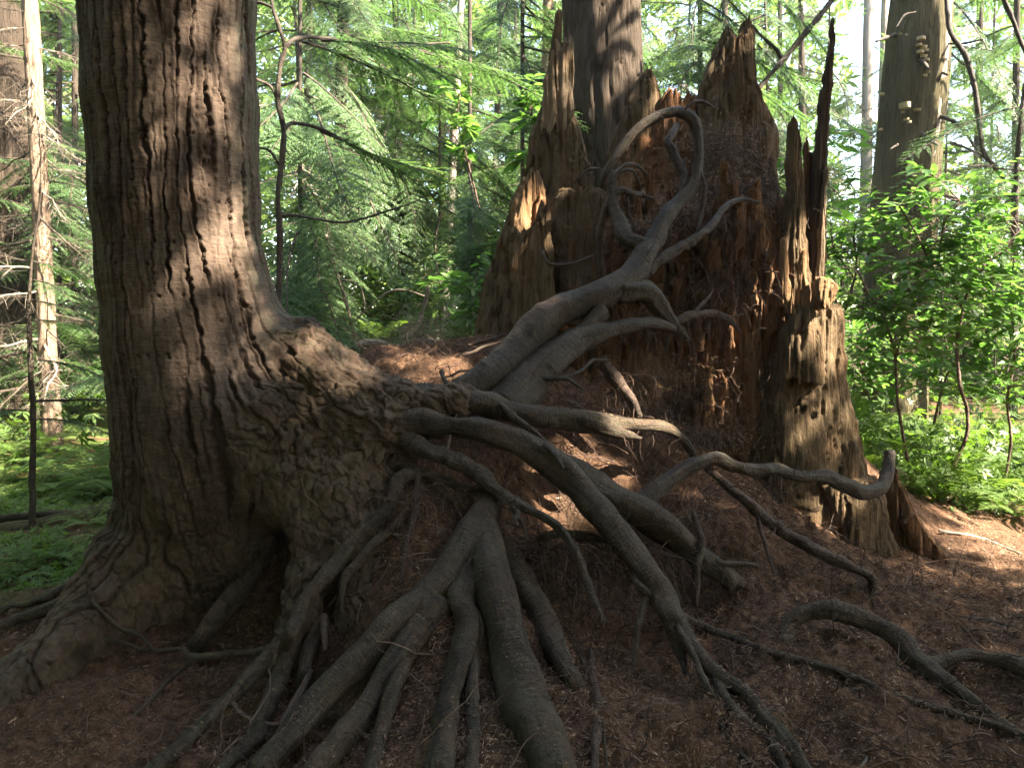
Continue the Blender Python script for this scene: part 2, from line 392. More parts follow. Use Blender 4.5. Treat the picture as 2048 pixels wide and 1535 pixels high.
def _tpsK(d2): return .5*d2*np.log(d2 + 1e-9)
_n = len(CPT); _D = ((CPT[:, None, :2] - CPT[None, :, :2])**2).sum(-1)
_K = _tpsK(_D) + np.eye(_n)*.012; _P = np.hstack([np.ones((_n, 1)), CPT[:, :2]])
_S = np.linalg.solve(np.vstack([np.hstack([_K, _P]), np.hstack([_P.T, np.zeros((3, 3))])]), np.concatenate([CPT[:, 2], np.zeros(3)]))
def H0(x, y):
    x = np.asarray(x, float); y = np.asarray(y, float); sh = x.shape; x = x.ravel(); y = y.ravel()
    xc = np.clip(x, -10, 10); yc = np.clip(y, -9, 17)
    o = np.zeros(len(x))
    for k in range(0, len(x), 20000):
        s = slice(k, k+20000)
        d2 = (xc[s, None]-CPT[None, :, 0])**2 + (yc[s, None]-CPT[None, :, 1])**2
        o[s] = _tpsK(d2) @ _S[:_n] + _S[_n] + xc[s]*_S[_n+1] + yc[s]*_S[_n+2]
    return o.reshape(sh)
def H(x, y):
    z = H0(x, y); p = np.stack([x, y, 0*np.asarray(x)], -1)
    near = np.exp(-(((np.asarray(x)-.2)/3.2)**4 + ((np.asarray(y)-3)/2.6)**4))
    return z + .035*fbm(p*3.1, 4, 2)*(0.5+near) + near*.034*fbm(p*11, 4, 4) + near*.016*fbm(p*42, 2, 8) + (1-near)*.10*fbm(p*.55, 3, 6)
def terrainY(px, py):
    px = np.atleast_1d(np.asarray(px, float)); py = np.atleast_1d(np.asarray(py, float)); o = []
    ys = np.arange(1.6, 7, .02)
    for a, b in zip(px, py):
        p = W(a, b, ys); h = H0(p[:, 0], p[:, 1]); k = np.nonzero(p[:, 2] < h)[0]
        o.append(ys[k[0]] if len(k) else 6.9)
    return np.array(o)
def axis(lo, hi, f0, f1, fine, grow=1.09):
    a = list(np.arange(f0, f1, fine)); d = fine
    while a[-1] < hi: d *= grow; a.append(a[-1]+d)
    d = fine
    while a[0] > lo: d *= grow; a.insert(0, a[0]-d)
    return np.array(a)
gx = axis(-60, 60, -2.9, 3.3, .0145); gy = axis(-40, 70, 1.5, 5.4, .0145)
X, Y_ = np.meshgrid(gx, gy, indexing='ij'); Z = H(X, Y_)
nx, ny = X.shape
ii = np.arange(nx-1)[:, None]*ny + np.arange(ny-1)[None, :]
Q = np.stack([ii, ii+ny, ii+ny+1, ii+1], -1).reshape(-1, 4)
moss = sstep(-1.25, -1.9, X + .25*noise(np.stack([X*2, Y_*2, 0*X], -1), 3))*sstep(2.9, 3.4, Y_)*sstep(-.25, .2, fbm(np.stack([X*2.2, Y_*2.2, 0*X], -1), 3, 19)) + sstep(5.2, 6.5, Y_)*sstep(-.1, .25, noise(np.stack([X*.5, Y_*.5, 0*X], -1), 12) + .5*(X > -1.5))
moss = np.clip(moss, 0, 1)
slope = np.abs(np.gradient(H0(X, Y_), axis=1)/np.gradient(Y_, axis=1))
soil = np.clip(sstep(1.0, 2.2, slope), 0, 1)*.85*(Y_ < 5)
floor = obj('forest_floor', mesh_from('forest_floor', np.stack([X, Y_, Z], -1).reshape(-1, 3), Q, [M_FLOOR], {'moss': moss.ravel(), 'soil': soil.ravel()}))
tag(floor, 'sloping forest floor of reddish needle litter with moss at the sides', kind='structure')

# ------------------------------------------------------------------ the big tree: trunk and buttress as one smooth distance field
def px_chain(rows):          # rows of (px, py, half width px, Y) -> points and radii
    a = np.array(rows, float); return W(a[:, 0], a[:, 1], a[:, 3]), a[:, 2]*a[:, 3]/FPX
CH = [
 (px_chain([(330,-260,156,3.25),(339,0,155,3.25),(347,200,154,3.25),(355,400,151,3.25),(368,550,150,3.25),(384,680,156,3.25),(407,850,162,3.25),(428,960,158,3.25),(440,1040,150,3.27)]), .03),
 (px_chain([(430,600,120,3.25),(520,680,72,3.25),(585,712,68,3.22),(650,765,74,3.18),(705,820,74,3.12),(770,850,55,3.05)]), .07),
 (px_chain([(440,800,150,3.22),(540,890,150,3.17),(600,950,112,3.08),(672,980,68,2.98),(712,1100,64,2.86),(735,1230,50,2.72),(745,1330,34,2.66),(750,1420,22,2.7)]), .10),
 (px_chain([(560,930,60,3.05),(610,1010,44,2.93),(628,1080,36,2.86),(620,1150,38,2.78),(590,1240,34,2.68),(548,1330,22,2.54)]), .05),
 (px_chain([(400,960,160,3.27),(350,1060,120,3.22),(285,1140,105,3.1),(200,1240,92,2.92),(90,1350,75,2.66),(-60,1450,60,2.45),(-260,1560,50,2.3)]), .10),
 (px_chain([(430,980,140,3.3),(410,1080,150,3.33),(380,1180,150,3.33),(350,1300,150,3.3)]), .08),
 (px_chain([(660,860,70,3.14),(712,920,52,3.02),(735,985,42,2.95)]), .08),
 (px_chain([(690,800,50,3.12),(800,800,36,3.1),(913,800,30,3.12)]), .06),
 (px_chain([(690,840,46,3.08),(795,845,26,3.05),(874,846,20,3.05)]), .05),
 (px_chain([(600,700,50,3.25),(690,745,40,3.25),(760,775,32,3.25)]), .06),
]
def sdf_tree(p):
    d = None
    for (P, r), k in CH:
        c = None
        for a in range(len(P)-1):
            ab = P[a+1]-P[a]; t = np.clip(((p-P[a])@ab)/(ab@ab), 0, 1)
            q = np.linalg.norm(p - P[a] - t[..., None]*ab, axis=-1) - (r[a] + (r[a+1]-r[a])*t)
            if c is None: c = q
            else:
                h = np.clip(.5 + .5*(c-q)/.03, 0, 1); c = c*(1-h) + q*h - .03*h*(1-h)
        if d is None: d = c
        else:
            h = np.clip(.5 + .5*(d-c)/k, 0, 1); d = d*(1-h) + c*h - k*h*(1-h)
    return d
def surface_nets(f, lo, hi, h):
    ax = [np.arange(lo[i], hi[i]+h, h) for i in range(3)]
    S = np.empty([len(a) for a in ax])
    for k in range(len(ax[0])):
        g = np.stack(np.meshgrid(ax[0][k:k+1], ax[1], ax[2], indexing='ij'), -1); S[k] = f(g)[0]
    nX, nY, nZ = S.shape
    off = [(a, b, c) for a in (0, 1) for b in (0, 1) for c in (0, 1)]
    cor = np.stack([S[a:nX-1+a, b:nY-1+b, c:nZ-1+c] for a, b, c in off], -1)
    act = (cor.min(-1) < 0) & (cor.max(-1) >= 0)
    cells_ = np.argwhere(act); cv = cor[act]
    acc = np.zeros((len(cells_), 3)); cnt = np.zeros(len(cells_))
    for i in range(8):
        for j in range(i+1, 8):
            if sum(abs(off[i][k]-off[j][k]) for k in range(3)) != 1: continue
            a, b = cv[:, i], cv[:, j]; m = (a < 0) != (b < 0)
            t = np.where(m, a/np.where(m, a-b, 1), 0)
            pt = np.array(off[i])[None] + t[:, None]*(np.array(off[j])-np.array(off[i]))[None]
            acc[m] += pt[m]; cnt[m] += 1
    V = (cells_ + acc/cnt[:, None])*h + np.array([a[0] for a in ax])
    idx = -np.ones(act.shape, int); idx[act] = np.arange(len(cells_))
    Qs = []
    for axn in range(3):
        u, v = [(1, 2), (2, 0), (0, 1)][axn]
        sl0 = [slice(1, -1)]*3; sl0[axn] = slice(0, -1)
        sl1 = [slice(1, -1)]*3; sl1[axn] = slice(1, None)
        a, b = S[tuple(sl0)], S[tuple(sl1)]; m = (a < 0) != (b < 0); e = np.argwhere(m)
        pos = e + 1; pos[:, axn] -= 1
        flip = (a[m] < 0)
        def cell(du, dv):
            q = pos.copy(); q[:, u] -= du; q[:, v] -= dv; return idx[q[:, 0], q[:, 1], q[:, 2]]
        quad = np.stack([cell(1, 1), cell(0, 1), cell(0, 0), cell(1, 0)], -1)
        quad[~flip] = quad[~flip][:, ::-1]
        ok = (quad >= 0).all(1); Qs.append(quad[ok])
    return V, np.concatenate(Qs)
V, Q = surface_nets(sdf_tree, (-2.75, 2.1, -.35), (-.1, 3.85, 3.15), .025)
tmp = obj('tmp', mesh_from('tmp', V, Q)); mod = tmp.modifiers.new('s', 'SUBSURF'); mod.levels = 2; mod.subdivision_type = 'CATMULL_CLARK'
dg = bpy.context.evaluated_depsgraph_get(); ev = tmp.evaluated_get(dg).to_mesh()
V = np.empty(len(ev.vertices)*3, np.float32); ev.vertices.foreach_get('co', V); V = V.reshape(-1, 3).astype(float)
Q = np.empty(len(ev.loops), np.int32); ev.loops.foreach_get('vertex_index', Q); Q = Q.reshape(-1, 4)
tmp.evaluated_get(dg).to_mesh_clear(); _m = tmp.data; bpy.data.objects.remove(tmp); bpy.data.meshes.remove(_m)
def sd_grad(V):
    e = .004; d = sdf_tree(V)
    G = np.stack([sdf_tree(V + np.eye(3)[k]*e) - d for k in range(3)], -1)/e
    return d, G/(np.linalg.norm(G, axis=1)[:, None] + 1e-9)
d, G = sd_grad(V); V = V - G*np.clip(d, -.03, .03)[:, None]
# bark relief: long fissures on the trunk, scales on the shoulder and the buttresses
axz = V[:, 2]; Pt, rt = CH[0][0]
o_ = np.argsort(Pt[:, 2]); cxz = np.interp(axz, Pt[o_, 2], Pt[o_, 0]); cyz = np.interp(axz, Pt[o_, 2], Pt[o_, 1])
dx, dy = V[:, 0]-cxz, V[:, 1]-cyz; rad = np.hypot(dx, dy); th = np.arctan2(dx, -dy)
u = th*.37; v = axz
trunkness = sstep(.12, .03, rad - .40)*sstep(.45, .75, axz + .5*dx)
uv = np.stack([u, v, 0*u], -1)
u2 = u + .022*noise(uv*np.array([7, 2.2, 1]), 31) + .010*noise(uv*np.array([18, 6, 1]), 32) + .005*noise(uv*np.array([50, 22, 1]), 33)
def lines(sp, sd, jag):
    ph = u/sp + sd + 1.0*noise(np.stack([u*3.2, v*.9, 0*u+sd], -1), 61) + .42*noise(np.stack([u*9, v*3.4, 0*u+sd], -1), 62) + jag*1.1*noise(np.stack([u*26, v*22, 0*u], -1), 63) + jag*1.0*noise(np.stack([u*60, v*60, 0*u], -1), 64)
    k = np.floor(ph); return np.abs(ph-k-.5)*sp, k
fd, fk = lines(.070, 3.3, .09)
keep = sstep(-.62, -.15, noise(np.stack([fk*3.7, v*2.3, 0*u], -1), 38))
wd = .0075*(1 + .7*noise(uv*np.array([10, 9, 1]), 39))*(.35 + .65*keep)
wd = wd*(.75 + .9*sstep(.1, .6, noise(np.stack([fk*1.7, v*1.1, 0*u], -1), 48))); fis = sstep(wd*1.35, wd*.5, fd)*(.1 + .9*keep)
gd, gk = lines(.041, 8.1, .10)
fis = np.maximum(fis, .42*sstep(.0055, .0015, gd)*sstep(-.1, .25, noise(np.stack([gk*2.3, v*3.4, 0*u], -1), 47)))
_, _, cid = cells(np.stack([u/.07, v/.6], -1), 4, .95)
edgelip = sstep(.03, .012, fd)*keep
wn = np.stack([noise(V*9, 51), noise(V*9, 52), noise(V*9, 53)], -1)*.035 + np.stack([noise(V*28, 71), noise(V*28, 72), noise(V*28, 73)], -1)*.012
wq = V + wn
def plates(d, a_, b_, sd):
    d = np.array(d)/np.linalg.norm(d); s_ = wq@d; r_ = wq - s_[:, None]*d
    return cells(np.concatenate([r_*a_ + (s_*b_)[:, None]*d], 1), sd, .95)
pa, pb_ = plates((.75, -.1, -.62), 27, 9.5, 6), plates((.25, -.35, -.9), 27, 9.0, 7)
up_ = axz + .10*noise(V*4, 58) > .80
s1, s2, sid = [np.where(up_, x_, y_) for x_, y_ in zip(pa, pb_)]
sc = sstep(.13, .03, (s2-s1) + .05*noise(V*80, 54)); patch = .8 + .2*noise(V*4.5, 55)
rl = np.abs(((th/.15 + 1.5*noise(np.stack([th*2, rad*3, v*2], -1), 57) + .5*noise(np.stack([th*5, rad*9, v*8], -1), 58)) % 1) - .5)*.15*np.maximum(rad, .3)
left = sstep(.15, -.1, dx)*(1-trunkness)
radl = left*sstep(.012, .002, rl)
lower = 1 - trunkness
crack = np.maximum(trunkness*fis + lower*sc*patch*.8*(1-.6*left), radl)
ridge = 1 + .0
disp = trunkness*(.009*fbm(uv*np.array([13, 2.0, 1]), 3, 41) + .003*fbm(uv*np.array([40, 14, 1]), 2, 42) - .024*fis + .006*edgelip + .003*(cid-.5))
tiltp = (s1*.8)*np.where(sid > .5, 1, -1)
flake = patch*(.020*(sid-.5) + .008*sstep(.55, .60, sid) + .006*tiltp - .012*sc)
disp += lower*(.036*fbm(V*np.array([6, 6, 6]), 4, 43) + .012*fbm(V*np.array([24, 24, 13]), 3, 44) + .72*flake*(1-.5*left))
disp -= .014*radl
# rows of small sap holes
hol = np.zeros(len(V))
for k in range(70):
    hz = rng.choice([1.18,1.32,1.42,1.55,1.63,1.80,1.86,2.05,2.3]) + rng.normal(0, .006); hu = rng.uniform(-.35, .42)
    hol = np.maximum(hol, sstep(.0085, .004, np.hypot(u-hu, (v-hz)*1.1)))
hol *= trunkness; disp -= .012*hol; crack = np.maximum(crack, hol)
algae = np.clip(sstep(-.5, -1.1, th)*.7*trunkness + lower*.22 + sstep(1.0, 1.4, th)*.7*trunkness, 0, 1)
V = V + G*disp[:, None]
bk = np.where(trunkness[:, None] > .5, np.stack([np.sin(th)*.37, -np.cos(th)*.37, v], -1), V*np.array([1, 1, 1]))
bk = np.stack([V[:, 0], V[:, 1], V[:, 2]], -1)
# trunk above the frame
MT = MB(); MT.add(V, Q=Q, bk=bk, crack=crack, algae=algae, upright=trunkness)
zt = np.linspace(3.08, 15, 60); c0 = np.array([np.interp(3.1, Pt[o_, 2], Pt[o_, 0]), 3.25]); r0 = .36
thh = np.arange(48)/48*2*np.pi
VV = np.stack([c0[0] + (-.03*(zt-3.1))[:, None] + (r0 - .02*(zt-3.1))[:, None]*np.cos(thh), c0[1] + (r0 - .02*(zt-3.1))[:, None]*np.sin(thh), zt[:, None] + 0*thh], -1)
i = np.arange(59)[:, None]*48; j = np.arange(48)[None]; QQ = np.stack([i+j, i+(j+1) % 48, i+48+(j+1) % 48, i+48+j], -1).reshape(-1, 4)
MT.add(VV.reshape(-1, 3), Q=QQ, bk=VV.reshape(-1, 3), crack=np.zeros(60*48), algae=np.zeros(60*48), upright=np.ones(60*48))
TREE = empty('conifer_tree', (-1.45, 3.25, 0), 'huge furrowed conifer trunk whose sprawling grey roots climb over the old stump', 'tree')
TREE_INV = np.array([-1.45, 3.25, 0])
def part(name, me, parent, base):           # parts are built in world space; shift them under their thing
    me.transform(__import__('mathutils').Matrix.Translation(-Vector(base))); return obj(name, me, parent)
part('trunk', MT.mesh('trunk', [M_TRUNK]), TREE, TREE_INV)

# ------------------------------------------------------------------ roots: (material, [(photo x, y, width, distance or None), ...])
RT = []
def rt(mat, *pts, sub=None, name='root', amp=.15): RT.append((mat, pts, name, amp))
A_, G_, B_ = M_ROOT, M_ROOTG, M_ROOTR
# upper roots of the saddle
rt(A_, (690,800,80,3.13),(749,794,64,3.12),(830,797,58,3.12),(913,798,56,3.12),(971,809,46,3.15),(1030,825,44,3.2),(1108,833,42,3.26),(1186,843,44,3.32),(1245,848,32,3.4),(1323,854,27,3.5),(1362,874,22,3.58),(1392,915,12,3.65))
rt(A_, (1160,838,34,3.27),(1195,852,30,3.29),(1225,862,26,3.31),(1255,869,20,3.32),(1282,876,6,3.33), name='root_fork')
rt(A_, (700,850,60,3.05),(770,848,52,3.04),(830,842,48,3.03),(874,845,47,3.02),(952,860,48,3.0),(1030,882,49,2.97),(1088,915,50,2.95),(1139,954,52,2.92),(1186,1009,54,2.87),(1245,1075,54,2.8),(1296,1142,53,2.72),(1331,1200,52,2.66),(1364,1264,50,2.58),(1397,1305,42,2.5),(1434,1347,38,2.43),(1496,1392,34,2.34),(1529,1434,32,2.27),(1571,1479,30,2.2),(1606,1535,30,2.1),(1640,1590,28,2.0))
rt(A_, (1400,1310,26,2.49),(1434,1351,27,2.41),(1447,1388,25,2.36),(1480,1434,25,2.28),(1529,1475,23,2.21),(1554,1508,22,2.15),(1575,1560,22,2.07), name='root_fork')
rt(A_, (1352,1250,18,2.57),(1376,1285,17,2.5),(1401,1343,15,2.4),(1426,1392,15,2.32),(1442,1438,14,2.25),(1467,1487,13,2.17),(1513,1533,12,2.08),(1540,1570,11,2.0), name='root_fork')
rt(A_, (1340,1220,34,2.63),(1347,1252,36,2.6),(1360,1297,30,2.55),(1372,1345,12,2.5), name='root_fork')
rt(A_, (1252,1140,10,2.74),(1268,1158,14,2.7),(1289,1181,15,2.65),(1331,1208,15,2.61),(1384,1243,15,None),(1455,1272,15,None),(1538,1303,15,None),(1620,1326,15,None),(1695,1351,15,None),(1786,1388,15,None),(1868,1413,15,None),(1951,1438,15,None),(2046,1475,16,None),(2140,1515,16,None))
rt(A_, (1290,1190,14,2.66),(1277,1252,15,2.6),(1273,1297,11,2.56),(1262,1362,4,2.5), name='rootlet')
rt(A_, (1575,1285,26,2.85),(1576,1265,29,2.82),(1583,1243,33,2.8),(1612,1224,34,2.79),(1662,1219,34,2.78),(1711,1235,33,2.77),(1765,1256,33,2.73),(1806,1285,35,2.68),(1835,1318,37,2.62),(1868,1347,36,2.56),(1910,1376,26,2.5),(1959,1413,23,2.42),(2013,1450,21,2.34),(2060,1480,20,2.26))
rt(A_, (1845,1325,30,2.6),(1880,1322,27,2.61),(1910,1313,27,2.62),(1951,1310,27,2.62),(2001,1318,30,2.6),(2050,1334,31,2.56),(2160,1390,30,2.45), name='root_fork')
rt(G_, (1262,1020,34,3.1),(1277,1005,34,3.12),(1298,991,34,3.14),(1339,958,34,3.2),(1380,933,31,3.26),(1430,917,27,3.33),(1463,931,25,3.37),(1504,941,25,3.42),(1554,939,25,3.46),(1595,952,25,3.5),(1645,952,25,3.54),(1686,968,27,3.58),(1728,985,29,3.62),(1761,974,29,3.68),(1775,945,27,3.75),(1781,906,25,3.82), amp=.13)
rt(A_, (1120,935,46,3.0),(1155,958,52,2.98),(1206,985,58,2.98),(1264,1016,64,3.0),(1323,1052,74,3.0),(1370,1088,74,2.98),(1420,1128,62,2.98),(1452,1152,50,3.02),(1478,1170,40,3.1), amp=.2)
rt(B_, (1440,1128,14,2.97),(1480,1130,11,2.97),(1519,1131,7,2.98), name='rootlet')
rt(B_, (1385,1020,8,3.02),(1393,1041,12,3.0),(1403,1082,15,2.93),(1395,1132,16,2.9),(1391,1181,15,2.88),(1393,1214,12,2.86), name='rootlet')
rt(B_, (1405,925,12,3.36),(1425,945,17,3.34),(1463,979,21,3.32),(1513,1020,23,3.3),(1562,1061,24,3.28),(1620,1094,24,3.25),(1682,1123,21,3.22),(1740,1152,18,3.2),(1746,1180,12,3.2))
rt(B_, (1510,1018,8,3.3),(1520,1050,9,3.27),(1533,1098,8,3.2),(1548,1152,5,3.12), name='rootlet')
rt(G_, (760,868,34,3.03),(803,874,33,3.0),(854,899,35,2.97),(913,923,34,2.94),(963,950,32,2.9),(995,981,28,2.86),(1022,1001,24,2.83),(1069,1024,18,2.8),(1116,1052,17,2.76),(1147,1095,17,2.72),(1167,1145,16,2.67),(1186,1196,14,2.62),(1210,1243,8,2.56))
rt(G_, (1010,992,14,2.84),(1022,1005,14,2.82),(1034,1028,13,2.79),(1049,1052,8,2.77),(1056,1078,4,2.75), name='rootlet')
rt(G_, (1036,1022,8,2.79),(1034,1033,10,2.775),(1022,1045,6,2.76), name='rootlet')
rt(A_, (800,930,18,2.99),(834,942,19,2.97),(881,958,18,2.95),(932,973,15,2.93),(980,980,8,2.9))
rt(A_, (845,958,20,2.98),(826,952,28,2.95),(798,958,30,2.92),(790,985,33,2.88),(772,1024,33,2.84),(733,1056,31,2.8),(694,1102,31,2.74),(659,1142,31,2.68),(622,1186,31,2.62),(598,1226,28,2.56),(575,1280,24,2.5),(548,1345,20,2.42), amp=.13)
rt(A_, (800,1040,12,2.83),(791,1048,17,2.81),(764,1071,20,2.77),(733,1099,18,2.73),(705,1134,17,2.68),(686,1173,14,2.64),(684,1222,7,2.6))
rt(B_, (834,945,13,2.93),(836,970,13,2.9),(834,1000,13,2.87),(825,1032,14,2.85),(813,1083,14,2.8),(807,1130,10,2.76),(803,1192,5,2.7), name='rootlet')
# front fan of big roots
rt(A_, (985,1000,46,2.92),(967,1035,58,2.84),(944,1078,74,2.74),(897,1148,78,2.62),(842,1207,72,2.53),(788,1250,66,2.46),(729,1309,62,2.37),(670,1367,60,2.29),(612,1434,60,2.2),(561,1492,58,2.12),(515,1550,56,2.04), amp=.12)
rt(A_, (880,1200,56,2.53),(850,1236,62,2.49),(819,1281,64,2.42),(784,1336,62,2.34),(745,1398,60,2.26),(702,1453,60,2.19),(647,1523,60,2.1),(610,1570,58,2.04), name='root_fork', amp=.12)
rt(A_, (812,1320,26,2.33),(791,1363,32,2.29),(768,1438,34,2.2),(748,1523,34,2.1),(738,1570,34,2.04), name='root_fork')
rt(A_, (978,1045,50,2.84),(976,1090,70,2.72),(976,1130,84,2.65),(991,1188,94,2.57),(1006,1242,92,2.5),(1022,1305,94,2.42),(1041,1367,96,2.34),(1065,1430,96,2.26),(1096,1508,100,2.16),(1118,1570,102,2.08), amp=.11)
rt(A_, (940,1140,34,2.62),(924,1188,44,2.54),(932,1250,42,2.48),(928,1297,48,2.42),(913,1352,52,2.35),(897,1414,54,2.27),(889,1484,54,2.19),(879,1545,54,2.12), name='root_fork')
rt(A_, (950,1290,16,2.42),(948,1330,24,2.38),(944,1390,29,2.31),(948,1469,31,2.22),(944,1550,33,2.13), name='root_fork')
rt(A_, (979,1098,7,2.66),(940,1121,9,2.6),(928,1164,9,2.55),(934,1195,9,2.525),(952,1219,10,2.5),(963,1250,12,2.465),(959,1297,11,2.42), name='root_cord', amp=.05)
rt(A_, (880,1215,6,2.48),(845,1232,9,2.45),(812,1262,10,2.41),(795,1300,8,2.37), name='root_cord', amp=.05)
rt(A_, (1010,1080,34,2.9),(1022,1115,50,2.86),(1041,1156,60,2.8),(1077,1219,60,2.72),(1112,1293,58,2.62),(1143,1352,50,2.54),(1166,1388,26,2.48), amp=.12)
rt(B_, (1182,1298,10,2.62),(1185,1340,14,2.55),(1192,1410,17,2.43),(1194,1470,18,2.32),(1191,1535,18,2.2),(1190,1590,18,2.1))
rt(A_, (1139,1273,5,2.6),(1166,1324,6,2.52),(1198,1391,8,2.42),(1209,1449,7,2.33),(1212,1540,5,2.2), name='rootlet')
rt(A_, (1080,1075,18,2.92),(1096,1071,20,2.9),(1139,1068,18,2.88),(1214,1076,14,2.86))
# roots at the foot of the trunk
rt(A_, (545,1296,20,2.6),(521,1301,15,2.58),(455,1309,13,2.6),(389,1312,15,2.63),(364,1297,10,2.66),(306,1301,9,2.7),(256,1285,9,2.73),(199,1268,9,2.76),(145,1252,8,2.78),(106,1237,6,2.8))
rt(A_, (306,1299,8,2.69),(285,1272,9,2.72),(248,1260,9,2.74),(207,1231,10,2.76),(182,1198,10,2.78),(176,1160,9,2.8), name='root_fork')
rt(A_, (389,1314,11,2.62),(370,1330,11,2.6),(339,1359,10,None),(298,1400,9,None),(256,1442,8,None),(215,1456,5,None), name='root_fork')
rt(A_, (240,1130,18,3.15),(199,1148,18,3.12),(137,1173,23,3.05),(95,1194,21,3.02),(50,1210,15,3.0),(25,1210,12,3.02),(-10,1238,10,3.0),(-60,1260,8,3.0))
rt(A_, (220,1180,26,3.0),(157,1198,30,2.96),(95,1218,27,2.93),(41,1235,22,2.9),(-10,1260,17,2.88),(-80,1290,14,2.85))
rt(A_, (520,1120,26,3.05),(505,1148,30,3.02),(476,1181,37,2.96),(438,1227,38,2.87),(405,1272,32,2.78),(380,1310,24,2.72))
rt(A_, (540,1310,40,2.52),(500,1350,36,2.46),(467,1390,32,2.38),(422,1428,32,2.3),(372,1479,36,2.21),(314,1533,37,2.12),(260,1580,37,2.05), amp=.14)
rt(A_, (600,1260,40,2.6),(575,1314,35,2.52),(550,1376,36,2.42),(525,1434,34,2.33),(505,1479,32,2.26),(455,1525,30,2.17),(430,1560,30,2.1))
rt(B_, (649,1228,14,2.58),(649,1262,16,2.53),(649,1303,10,2.48), name='rootlet')
rt(A_, (640,1250,30,2.6),(618,1300,30,2.52),(606,1350,26,2.45),(590,1400,24,2.37))
# root stubs and strands on the saddle
rt(G_, (881,743,9,3.34),(897,774,12,3.24),(915,797,14,3.16),(932,812,13,3.1), name='rootlet')
rt(G_, (1000,808,14,3.12),(1045,845,14,3.1),(1081,872,10,3.09),(1124,911,7,3.07),(1140,935,4,3.05), name='rootlet')
rt(G_, (1086,886,14,2.91),(1108,907,13,2.88),(1124,935,9,2.86), name='rootlet')
rt(B_, (925,712,6,3.6),(970,692,6,3.66),(1020,676,7,3.72),(1085,655,8,3.75), name='rootlet')
rt(B_, (935,690,5,3.8),(990,676,6,3.82),(1040,662,6,3.84), name='rootlet')
# the grey root climbing the stump
rt(G_, (925,790,66.5,3.34),(975,762,79.8,3.4),(1010,730,79.8,3.45),(1055,675,79.8,3.52),(1111,626,62.7,3.58),(1172,601,57.0,3.62),(1234,577,58.9,3.67),(1264,550,53.2,3.7),(1289,515,46.4,3.74),(1307,484,34.4,3.78),(1330,436,31.0,3.84),(1357,404,26.7,3.9),(1388,365,23.2,3.93),(1399,325,21.5,3.95),(1397,281,22.4,3.97),(1388,246,23.2,3.98),(1370,228,23.2,3.98),(1340,224,22.4,3.97),(1296,242,21.5,3.97),(1260,273,19.8,3.97),(1234,308,18.1,3.97),(1212,347,16.3,3.98),(1203,376,10.3,4.0), amp=.15)
rt(G_, (1010,815,85.5,3.3),(1045,775,95.0,3.38),(1085,725,85.5,3.46),(1135,690,70.3,3.52),(1180,672,57.0,3.55),(1240,655,39.9,3.58),(1300,645,29.4,3.62),(1345,655,20.9,3.72), name='root_fork')
rt(G_, (1130,700,38.0,3.5),(1165,665,34.2,3.55),(1205,620,38.0,3.6), name='root_fork')
rt(G_, (1300,500,34.4,3.75),(1280,490,34.4,3.76),(1252,477,32.7,3.8),(1238,444,26.7,3.85),(1227,409,21.5,3.88),(1225,380,16.3,3.88),(1226,352,12.0,3.88),(1222,342,7.7,3.88), name='root_fork')
rt(B_, (1228,392,10.3,3.87),(1212,409,11.2,3.87),(1201,444,12.0,3.88),(1199,497,12.9,3.9),(1203,572,13.3,3.94), name='root_fork')
rt(G_, (1224,352,8.6,3.88),(1236,338,7.7,3.9),(1255,330,6.9,3.94),(1278,335,6.9,4.0),(1299,354,4.3,4.06), name='rootlet')
rt(G_, (1228,346,6.9,3.9),(1265,341,6.9,3.93),(1276,358,6.0,3.95),(1282,380,4.3,3.98), name='rootlet')
rt(B_, (1210,340,5.2,4.0),(1181,338,6.9,4.03),(1159,356,6.0,4.05),(1150,367,3.4,4.06), name='rootlet')
rt(G_, (1228,385,12.0,3.87),(1245,379,12.0,3.87),(1265,386,11.2,3.9),(1304,396,7.7,4.0), name='rootlet')
rt(B_, (1253,388,6.9,3.9),(1257,425,6.9,3.9),(1271,464,5.2,3.88), name='rootlet')
rt(B_, (1362,398,15.5,3.9),(1366,382,16.3,3.92),(1366,343,17.2,3.97),(1348,308,18.1,4.0),(1333,286,18.1,4.02),(1344,266,14.6,4.05),(1352,250,10.3,4.12), name='root_fork')
rt(G_, (1292,540,32.3,3.72),(1318,521,26.6,3.74),(1357,497,20.6,3.78),(1397,473,18.1,3.83),(1427,448,15.5,3.88),(1449,415,12.0,3.94),(1485,398,8.6,4.02),(1520,405,5.2,4.1), name='root_fork')
rt(B_, (1397,466,6.0,3.86),(1405,418,6.9,3.9),(1410,378,6.9,3.92),(1403,345,4.3,3.93), name='rootlet')
rt(B_, (1364,222,4.3,3.96),(1388,204,5.2,3.96),(1414,207,5.2,3.98),(1432,213,5.2,4.0),(1437,189,3.4,4.0), name='rootlet')
rt(G_, (1240,585,41.8,3.66),(1290,582,41.8,3.68),(1316,610,37.0,3.72),(1341,641,26.6,3.76),(1359,661,19.9,3.8),(1378,680,7.6,3.86), name='root_fork')
rt(B_, (1345,648,17.1,3.77),(1387,630,17.1,3.8),(1424,627,14.2,3.86),(1457,637,11.4,3.92),(1481,664,6.6,4.0), name='root_fork')
rt(B_, (1452,634,5.7,3.92),(1488,626,3.8,3.98), name='rootlet')
rt(B_, (1384,628,8.5,3.8),(1405,606,6.6,3.84),(1428,580,3.8,3.9), name='rootlet')
rt(B_, (1205,715,17.1,3.6),(1211,733,22.8,3.6),(1234,762,28.5,3.6),(1258,795,26.6,3.6),(1279,835,15.2,3.6))
rt(G_, (1050,765,13.3,3.4),(1074,756,12.3,3.36),(1127,755,9.5,3.34),(1151,768,7.6,3.32),(1170,782,3.8,3.3), name='rootlet')
